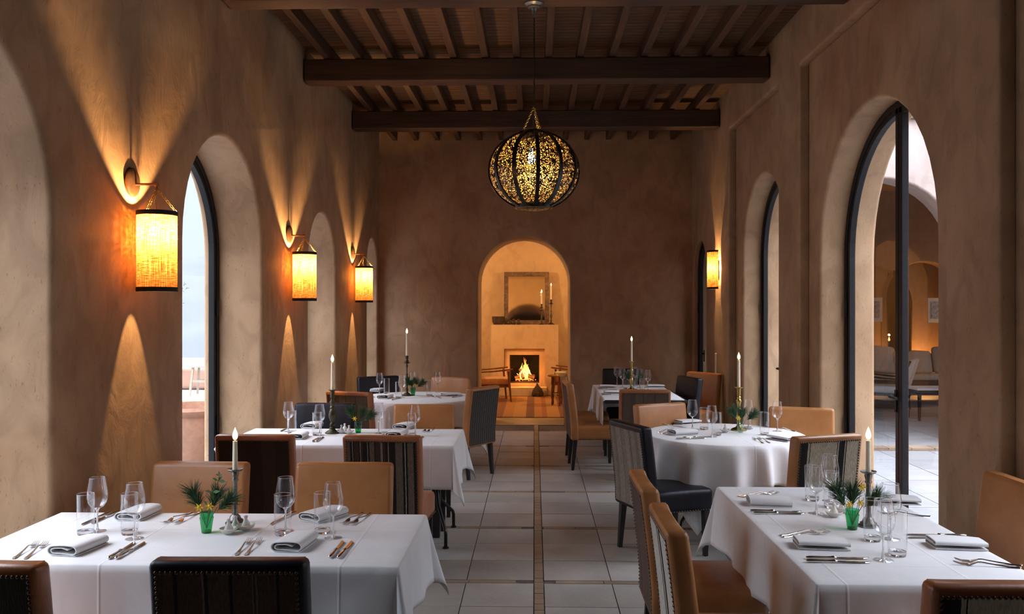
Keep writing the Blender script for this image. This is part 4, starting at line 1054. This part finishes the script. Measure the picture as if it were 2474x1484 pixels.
# candlesticks and candles
CS = [(1, 568, 1265, 'column', .130, 'grey fluted column candlestick'), (2, 803, 1047, 'bronze', .215, 'dark bronze baluster candlestick'), (3, 983, 955, 'slim', .245, 'tall slim bronze candlestick'),
      (4, 2098, 1272, 'column', .140, 'grey fluted column candlestick'), (5, 1526, 938, 'brass', .235, 'brass baluster candlestick'), (6, 1785, 1040, 'brass', .215, 'brass baluster candlestick')]
for (t, u, v, kd, hc, lab) in CS:
    r_, hs = mk_candlestick(kd); p = pix(u, v, ZC)
    if t == 3: p = Vector((xat(983, 9.52), 9.52, ZC))
    if t == 5: p = Vector((xat(1526, 10.2), 10.2, ZC))
    r_.location = p; tag(r_, '%s standing on the %s' % (lab, TN[t]), 'candlestick', 'candlesticks')
    c_ = mk_candle(hc); c_.location = (p.x, p.y, p.z+hs); tag(c_, 'lit ivory taper candle burning on the %s' % TN[t], 'candle', 'lit taper candles')

# ------------------------------------------------------------------ hearth room beyond the back arch
HY = YB+.82
m = MB(); m.box((0, (HY+19)/2, -.03), (7.6, 19-HY+.02, .05)); struct(m.build('floor_hearth_room', STONE)).name = 'trim_3'
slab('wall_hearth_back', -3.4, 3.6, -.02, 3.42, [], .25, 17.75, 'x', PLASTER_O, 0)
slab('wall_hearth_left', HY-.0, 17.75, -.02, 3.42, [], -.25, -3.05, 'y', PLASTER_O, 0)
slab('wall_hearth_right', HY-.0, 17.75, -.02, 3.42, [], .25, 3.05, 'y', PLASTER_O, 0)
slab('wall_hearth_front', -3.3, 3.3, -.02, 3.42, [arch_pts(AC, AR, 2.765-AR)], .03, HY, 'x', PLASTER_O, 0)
m = MB(); m.box((0, 15.7, 3.44), (6.6, 4.4, .06)); struct(m.build('ceiling_hearth_room', PLASTER_O)).name = 'trim_4'
FY = 17.1
fx0, fx1 = xat(1186, FY), xat(1349, FY); o0, o1 = xat(1231, FY), xat(1303, FY); mz = Zs(785, FY); oz0, oz1 = Zs(926, FY), Zs(858, FY)
root = empty('fireplace', ((fx0+fx1)/2, FY, 0)); tag(root, 'orange plaster fireplace with square firebox beyond the arch', 'fireplace'); rx = (fx0+fx1)/2
q0, q1 = xat(1219, FY)-rx, xat(1316, FY)-rx; qz = Zs(844, FY)
m = MB(); x0, x1, a0, a1 = fx0-rx, fx1-rx, o0-rx, o1-rx; D = .645
m.box(((x0+q0)/2, D/2, mz/2), (q0-x0, D, mz)); m.box(((q1+x1)/2, D/2, mz/2), (x1-q1, D, mz)); m.box(((q0+q1)/2, D/2, (qz+mz)/2), (q1-q0, D, mz-qz))
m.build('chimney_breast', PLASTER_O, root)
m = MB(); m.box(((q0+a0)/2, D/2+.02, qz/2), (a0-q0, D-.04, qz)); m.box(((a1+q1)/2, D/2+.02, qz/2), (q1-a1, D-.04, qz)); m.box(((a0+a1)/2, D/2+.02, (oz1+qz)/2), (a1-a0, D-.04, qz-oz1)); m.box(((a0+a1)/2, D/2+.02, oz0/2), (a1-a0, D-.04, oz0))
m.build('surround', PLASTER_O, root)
m = MB(); m.sweep([(q0, .012, .15), (q0, .012, qz), (q1, .012, qz)], .018, .03, (0, 1, 0)); m.build('edge_moulding', REDWOOD, root)
m = MB(); w_ = a1-a0; m.box(((a0+a1)/2, .56, (oz0+oz1)/2), (w_, .04, oz1-oz0)); m.box((a0+.006, .32, (oz0+oz1)/2), (.012, .5, oz1-oz0)); m.box((a1-.006, .32, (oz0+oz1)/2), (.012, .5, oz1-oz0)); m.box(((a0+a1)/2, .3, oz1-.006), (w_, .5, .012)); m.box(((a0+a1)/2, .3, oz0+.006), (w_, .5, .012)); m.build('firebox', SOOT, root)
m = MB(); m.box((-.02, -.10, .085), (q1-q0+.12, .22, .17)); m.build('hearth_step', PLASTER_O, root, bevel=.01)
fcx = (o0+o1)/2; rnd = random.Random(4)
for i, (a, b_, r_) in enumerate((((-.2, .12, .03), (.05, .2, .10), .038), ((.2, .10, .03), (-.02, .18, .12), .042), ((-.14, .22, .05), (.2, .26, .06), .04), ((-.02, .06, .03), (-.1, .2, .2), .03))):
    m = MB(); m.tube([a, b_], [r_, r_*.9], 10); ob = m.build('firewood_log', LOG, None, .8, loc=(fcx, FY+.1, oz0+.05))
    tag(ob, ['burning log leaning left in the firebox', 'thick burning log leaning right in the firebox', 'log lying across the back of the firebox', 'thin upright log in the middle of the fire'][i], 'log', 'logs in the fire')
m = MB()
for i in range(26):
    x = rnd.gauss(0, .09); y = rnd.uniform(.1, .3); hh_ = max(.07, rnd.uniform(.25, .46)*math.exp(-(x/.13)**2)); w0 = rnd.uniform(.014, .032); ps = []; rs = []
    for k in range(7):
        t = k/6; ps.append((x+math.sin(t*5+i)*.016*t*2, y, .02+hh_*t)); rs.append(w0*(math.sin(PI*min(1, t*.75+.25))**.8)*(1-t*.6)+.001)
    m.tube(ps, rs, 7)
ob = m.build('log_fire', FIREM, None, 3.2, loc=(fcx-.0, FY+.1, oz0+.03)); tag(ob, 'orange flames of the log fire in the square firebox', 'fire', None, 'stuff')
m = MB()
for i in range(60):
    m.lathe([(0, -.012), (.014, 0), (0, .012)], 6, (rnd.uniform(-.18, .22), rnd.uniform(.06, .3), rnd.uniform(.0, .04)))
ob = m.build('embers', EMBER, None, None, loc=(fcx, FY+.1, oz0+.03)); tag(ob, 'glowing red embers under the logs in the firebox', 'embers', None, 'stuff')
lamp('fire_light', 'POINT', (fcx, FY-.02, oz0+.25), 16, (1, .36, .08), .1)
# mirror
mx0, mx1, my1 = xat(1217, 17.3), xat(1327, 17.3), Zs(656, 17.3)
root = empty('mirror', ((mx0+mx1)/2, 17.45, mz)); tag(root, 'square mirror in a worn dark wooden frame leaning above the fireplace', 'mirror')
w_, h_ = mx1-mx0, my1-mz; lean = lambda x, y, z: (x, y+z*.12, z)
m = MB(); fw = .085
m.box((-w_/2+fw/2, 0, h_/2), (fw, .04, h_)); m.box((w_/2-fw/2, 0, h_/2), (fw, .04, h_)); m.box((0, 0, fw/2), (w_-2*fw, .04, fw)); m.box((0, 0, h_-fw/2), (w_-2*fw, .04, fw)); m.build('frame', wood('worn_frame', (.06, .03, .015), (.22, .13, .07), (6, 6, 6)), root, bevel=.008, deform=lean)
m = MB(); m.box((0, .008, h_/2), (w_-2*fw+.01, .006, h_-2*fw+.01)); m.build('mirror_glass', MIRROR, root, deform=lean)
# mantel things
def on_mantel(ob, u, y=17.3): ob.location = (xat(u, y), y, mz+.001)
m = MB(); m.lathe([(0, 0), (.09, 0), (.12, .05), (.13, .16), (.12, .16), (.108, .06), (.08, .015), (0, .015)], 28); ob = m.build('basket', BASKET, None, .9); on_mantel(ob, 1204); tag(ob, 'dark woven basket at the left end of the mantel', 'basket')
for u, lab in ((1229, 'leftmost of three small dark jars on the mantel'), (1241, 'middle of three small dark jars on the mantel'), (1253, 'rightmost of three small dark jars on the mantel')):
    m = MB(); m.lathe([(0, 0), (.03, 0), (.04, .02), (.04, .05), (.02, .075), (.028, .09), (.02, .11), (0, .115)], 16); ob = m.build('jar', simple('dark_glaze', (.03, .022, .018), .2), None, .8); on_mantel(ob, u, 17.22); tag(ob, lab, 'jar', 'jars on the mantel')
for u, hs_, hc, y, lab in ((1308.5, .41, .23, 17.25, 'left and lower'), (1331.5, .50, .27, 17.32, 'right and taller')):
    r_, hs = mk_candlestick('slim'); on_mantel(r_, u, y); k = hs_/.44; r_.scale = (k, k, k); tag(r_, 'dark candlestick on the mantel, %s of two' % lab, 'candlestick', 'mantel candlesticks')
    c_ = mk_candle(hc, .016); c_.location = r_.location+Vector((0, 0, hs*k)); tag(c_, 'lit candle on the mantel, %s of two' % lab, 'candle', 'mantel candles')
# rug
m = MB(); ry0, ry1 = HY+.02, 16.75; m.box((-.1, (ry0+ry1)/2, .006), (2.3, ry1-ry0, .012)); ob = m.build('rug', RUG, None); tag(ob, 'flat woven rug with orange and dark bands before the fire', 'rug')
# bellows
m = MB(); m.lathe([(0, 0), (.09, .0), (.11, .05), (.08, .14), (.03, .2), (.014, .24), (0, .25)], 14, wob=lambda a, z: 1+.15*math.cos(5*a)); m.tube([(-.1, 0, .01), (-.03, 0, .16), (.0, 0, .25)], .014, 6)
ob = m.build('fireside_bellows', BASKET, None, .8, loc=(xat(1298, 16.78), 16.78, .014)); tag(ob, 'dark leather bellows leaning before the firebox', 'bellows')
# wooden lounge chairs
def lounge(loc, rz, label, cush, wd):
    root = empty('lounge_chair', loc, rz); tag(root, label, 'armchair', 'low wooden armchairs')
    for s_ in (-1, 1):
        m = MB(); m.tube([(s_*.3, .33, 0), (s_*.3, .28, .56)], [.016, .024], 8); m.build('leg', wd, root, .8)
        m = MB(); m.tube([(s_*.3, -.34, 0), (s_*.3, -.24, .5), (s_*.3, -.42, .85)], [.016, .024, .016], 8); m.build('leg', wd, root, .8)
        m = MB(); m.sweep([(s_*.3, -.34, .54), (s_*.3, 0, .555), (s_*.3, .36, .59)], .06, .026, (0, 0, 1)); m.build('armrest', wd, root, bevel=.006)
    m = MB(); m.box((0, 0, .28), (.58, .6, .04)); m.build('seat_frame', wd, root)
    m = rbox(.54, .6, .12, (0, .02, .36), .04); m.build('seat_cushion', cush, root, .8)
    m = rbox(.54, .12, .5, (0, -.3, .62), .04); m.build('back_cushion', cush, root, .8, deform=lambda x, y, z: (x, y-(z-.4)*.3, z))
    return root
lounge((xat(1186, 16.0), 16.0, .013), math.radians(-80), 'low wooden armchair with orange cushion left of the fire', CUSHO, REDWOOD)
lounge((xat(1383, 16.5), 16.5, .013), math.radians(80), 'low wooden armchair half hidden behind the brass tray table', CUSHO, REDWOOD)
ty = 15.3; tx = xat(1354, ty)
root = empty('tray_table', (tx, ty, .013)); tag(root, 'small wooden table with round brass tray right of the rug', 'table')
m = MB(); m.lathe([(0, .50), (.21, .50), (.225, .512), (.23, .525), (.22, .52), (.2, .508), (0, .508)], 36); m.build('tray', BRASS, root, .8)
for k in range(6):
    a = k*PI/3+.4; m = MB(); m.lathe([(.012, 0), (.018, .05), (.011, .09), (.02, .14), (.02, .3), (.011, .34), (.02, .38), (.015, .5)], 10, (.16*math.cos(a), .16*math.sin(a), 0)); m.build('leg', REDWOOD, root, .8)
m = MB(); m.tube([(.16*math.cos(k*PI/3+.4), .16*math.sin(k*PI/3+.4), .2) for k in range(6)], .009, 6, closed=True); m.build('stretcher', REDWOOD, root)
m = MB(); m.lathe([(0, .0), (.06, .0), (.10, .06), (.105, .07), (.05, .01), (0, .01)], 20); ob = m.build('bowl', CERAM, None, .8, loc=(tx, ty, .522)); tag(ob, 'pale bowl on the round brass tray', 'bowl')

# ------------------------------------------------------------------ courtyard and lounge to the right
FYo = 10.9
m = MB(); m.box((10.2, 6, -.05), (14.6, 26, .06))
T = .6; nx_ = 12
for i in range(nx_):
    for j in range(22):
        xx, yy = 2.95+i*T, -2+j*T
        if yy+T > FYo-.12: continue
        m.box((xx+T/2, yy+T/2, -.022), (T-.008, T-.008, .03+random.uniform(0, .003)), mi=1)
for i in range(nx_):
    for j in range(18): m.box((2.95+i*T+T/2, FYo+.12+j*T+T/2, -.022), (T-.008, T-.008, .03), mi=1)
for i in range(26): m.box((2.95+i*.28+.14, FYo, -.02), (.27, .22, .03), mi=2)
struct(m.build('floor_courtyard', [GROUT, PAVE, STONE])).name = 'trim_5'
slab('wall_courtyard', XR2+.44, 9.5, -.02, 4.1, [arch_pts(4.34, 1.0, 2.35)], .4, FYo+.12, 'x', PLASTER_W, .03)
m = MB(); m.box((6.1, FYo+.3, 4.13), (6.9, .5, .07)); struct(m.build('trim_6', PLASTER_W, bevel=.02))
m = MB(); m.box(((XR2+.46+3.33)/2, FYo-.02, .36), (3.33-XR2-.46, .26, .72)); struct(m.build('trim_7', CLAY, bevel=.02))
slab('wall_courtyard_far', -6, FYo+.1, -.02, 5.2, [], .4, 9.6, 'y', PLASTER_W, 0)
slab('wall_courtyard_near', XR2+.44, 9.6, -.02, 5.2, [], -.4, -6, 'x', PLASTER_W, 0)
wx = xat(2113, 13.4)
slab('wall_loggia', XR2+.44, wx, -.02, 4.0, [], .4, 13.4, 'x', PLASTER_L, .03)
slab('wall_lounge_back', 2.8, 12.5, -.02, 4.0, [arch_pts(xat(2095, 17.2), .85, 1.75), arch_pts(xat(2235, 17.2), .72, 1.9)], .3, 17.2, 'x', PLASTER_L, .03)
slab('wall_lounge_alcove', 2.8, 12.5, -.02, 4.0, [], .2, 18.0, 'x', PLASTER_L, 0)
m = MB(); m.box((7.0, 14.9, 4.04), (9.2, 7.1, .08)); struct(m.build('ceiling_lounge', PLASTER_L)).name = 'trim_8'
slab('wall_lounge_right', FYo, 18, -.02, 4.0, [], .3, 11.5, 'y', PLASTER_L, 0)
lamp('lounge_lamp', 'POINT', (xat(2235, 17.6), 17.6, .55), 30, (1, .45, .12), .1)
lamp('lounge_lamp', 'POINT', (xat(2090, 17.6), 17.6, .6), 14, (1, .5, .2), .1)
for u0, u1, v0, v1, lab in ((2115, 2145, 719, 778, 'pale framed picture in the lounge, left of the door stile'), (2257, 2290, 720, 780, 'pale framed picture in the lounge, cut by the arch edge')):
    Y = 16.9; a, b_ = xat(u0, Y), xat(u1, Y); root = empty('picture', ((a+b_)/2, 17.19, Zs((v0+v1)/2, Y))); tag(root, lab, 'picture', 'lounge pictures')
    m = MB(); m.box((0, -.015, 0), (b_-a, .03, (v1-v0)/F*Y)); m.build('frame', CUSHW, root)
    m = MB(); m.box((0, -.032, 0), ((b_-a)*.55, .006, (v1-v0)/F*Y*.7)); m.build('print', simple('grey_print', (.35, .36, .4), .3, 0, .5), root)
# sofa, cushions, table and daybed
sx0, sx1 = xat(2095, 16.2), xat(2300, 16.2)
root = empty('sofa', ((sx0+sx1)/2, 16.4, 0)); tag(root, 'dark sofa across the lounge, piled with cream cushions', 'sofa')
L_ = sx1-sx0+.4
m = rbox(L_, .8, .28, (0, 0, .26), .05); m.build('seat', SOFA, root, .8)
m = rbox(L_, .22, .5, (0, .35, .6), .05); m.build('back', SOFA, root, .8)
m = rbox(L_-.1, .7, .12, (0, -.03, .45), .04); m.build('seat_cushion', CUSH, root, .8)
for u, v, rz_, sc, lab in ((2133, 880, .3, .5, 'cream scatter cushion at the left of the lounge sofa'), (2176, 895, -.2, .4, 'cream cushion leaning by the steel door stile'), (2222, 890, .2, .42, 'large cream cushion right of the steel door stile'), (2285, 880, -.2, .5, 'cream cushion at the right end of the lounge sofa')):
    m = rbox(sc, .16, sc, (0, 0, 0), .06); ob = m.build('cushion', CUSH, None, .9, deform=lambda x, y, z, s_=sc: (x, y*(1-.6*max(abs(x), abs(z))/(s_/2))+.02*z, z), loc=(xat(u, 16.2), 16.15, .52+sc/2)); ob.rotation_euler = (-.25, rz_*.3, rz_); tag(ob, lab, 'cushion', 'cream cushions')
lounge((xat(2140, 14.8), 14.8, 0), math.radians(60), 'low dark armchair with white cushions seen through the glass door', CUSHW, DARKWOOD)
root = empty('coffee_table', (xat(2255, 13.6), 13.6, 0)); tag(root, 'low dark lounge table with a white top behind the glass door', 'table')
m = MB(); m.box((0, 0, .48), (.7, .5, .03)); m.build('table_top', CUSHW, root)
m = MB(); m.box((0, 0, .43), (.64, .44, .06)); m.build('apron', DARKWOOD, root)
for a in (-1, 1):
    for b_ in (-1, 1): leg_mesh(a*.3, b_*.2, .42).build('leg', DARKWOOD, root)

# ------------------------------------------------------------------ terrace, hills to the left
m = MB(); m.box((-13.8, 8, -.06), (22, 44, .08)); 
for i in range(14):
    for j in range(34): m.box((-3.2-i*.75, -1+j*.75, -.022), (.74, .74, .03), mi=1)
struct(m.build('floor_terrace', [GROUT, PAVE])).name = 'trim_9'
m = MB(); n_ = 40; vs = []; ZWt = Zs(890, 18.2)
m.box((-9.5, 18.3, ZWt/2), (13, .35, ZWt)); m.box((-13, 6, ZWt/2), (.35, 26, ZWt)); struct(m.build('trim_10', CLAY, bevel=.06, seg=3))
m = MB(); m.lathe([(0, 0), (.24, 0), (.30, .12), (.36, .4), (.38, .62), (.37, .70), (.41, .73), (.42, .76), (.40, .79), (.36, .78), (.34, .72), (.33, .60), (0, .60)], 40, wob=lambda a, z: 1+.008*math.sin(5*a))
px_ = xat(474, 8.3); ob = m.build('clay_urn', CLAYPOT, None, .8, loc=(px_-.05, 8.3, 0)); tag(ob, 'large terracotta urn on the terrace outside the second left arch', 'urn')
m = MB()
Ys = 17.0; X = xat(492, Ys); root = empty('slatted_stool', (X, Ys, 0)); tag(root, 'pale wooden stool by the terrace wall, seen through the second arch', 'stool')
PW = wood('pale_wood', (.34, .27, .2), (.44, .36, .28))
for a in (-1, 1):
    for b_ in (-1, 1): leg_mesh(a*.15, b_*.15, .55, a*.05, b_*.05, .04, .035).build('leg', PW, root)
m = MB(); m.box((0, 0, .565), (.4, .4, .03)); m.build('seat', PW, root)
m = MB(); m.box((0, -.17, .28), (.32, .03, .04)); m.box((0, .17, .28), (.32, .03, .04)); m.build('rung', PW, root)
# olive tree
rnd = random.Random(3); root = empty('olive_tree', (-7.6, 16.2, 0)); tag(root, 'sparse olive branches hanging outside the second left arch', 'tree')
m = MB(); m.tube([(0, 0, 0), (.05, 0, 1.0), (-.1, .1, 2.0), (.1, 0, 3.1)], [.13, .1, .08, .05], 10)
tips = []
for i in range(16):
    a = rnd.uniform(0, 6.28); z0_ = rnd.uniform(1.6, 3.0); L_ = rnd.uniform(.7, 1.4)
    p = [(0, 0, z0_), (L_*.5*math.cos(a), L_*.5*math.sin(a), z0_+.3), (L_*math.cos(a), L_*math.sin(a), z0_+rnd.uniform(-.5, .5))]
    m.tube(p, [.03, .015, .004], 5); tips.append(p)
m.build('trunk', BARK, root, .8)
m = MB()
for p in tips:
    for k in range(60):
        t = rnd.uniform(.4, 1.05); q = Vector(p[1]).lerp(Vector(p[2]), (t-.4)/.6)+Vector((rnd.gauss(0, .1), rnd.gauss(0, .1), rnd.gauss(0, .1)))
        d = Vector((rnd.gauss(0, 1), rnd.gauss(0, 1), rnd.gauss(0, 1))).normalized()*.035; s2 = d.orthogonal().normalized()*.009; m.add([q-d, q+s2, q+d, q-s2], [(0, 1, 2, 3)])
m.build('leaves', OLIVE, root)
# hills
m = MB(); nx2, ny2 = 70, 24; vs = []
from mathutils import noise as mn
for j in range(ny2+1):
    for i in range(nx2+1):
        a = math.radians(60+120*i/nx2); d = 70+430*j/ny2
        z = -14+70*min(1, max(0, (d-120)/330))**1.2*(.75+.45*mn.noise(Vector((a*2.2, .3, 0))))+9*mn.noise(Vector((d*.02, a*6, 1)))*min(1, d/250)+3*mn.noise(Vector((d*.07, a*20, 1)))
        vs.append((d*math.cos(a), d*math.sin(a), z))
m.add(vs, [(j*(nx2+1)+i, j*(nx2+1)+i+1, (j+1)*(nx2+1)+i+1, (j+1)*(nx2+1)+i) for j in range(ny2) for i in range(nx2)])
ob = m.build('hillside', HILL, None, 3.2); tag(ob, 'hillside with haze painted into its blue green colour, beyond the terrace wall', 'hill', None, 'structure')
m = MB(); m.box((-300, 0, -20), (1400, 1400, .5)); struct(m.build('ground', HILL))
# unused napkin prototypes and similar are all placed; window portals guide the sky light
def portal(x, y, z, sx_, sz_, ry, rz_=0):
    d = bpy.data.lights.new('sky_portal', 'AREA'); d.shape = 'RECTANGLE'; d.size = sx_; d.size_y = sz_; d.cycles.is_portal = True
    ob = bpy.data.objects.new('sky_portal', d); ob.location = (x, y, z); ob.rotation_euler = ry; COL.objects.link(ob)
for c, r, ap in LO: portal(XL-.55, c, ap/2, 2*r, ap, (PI/2, 0, -PI/2))
for c, r, ap in RO: portal(XR2+.5, c, ap/2, 2*r, ap, (PI/2, 0, PI/2))
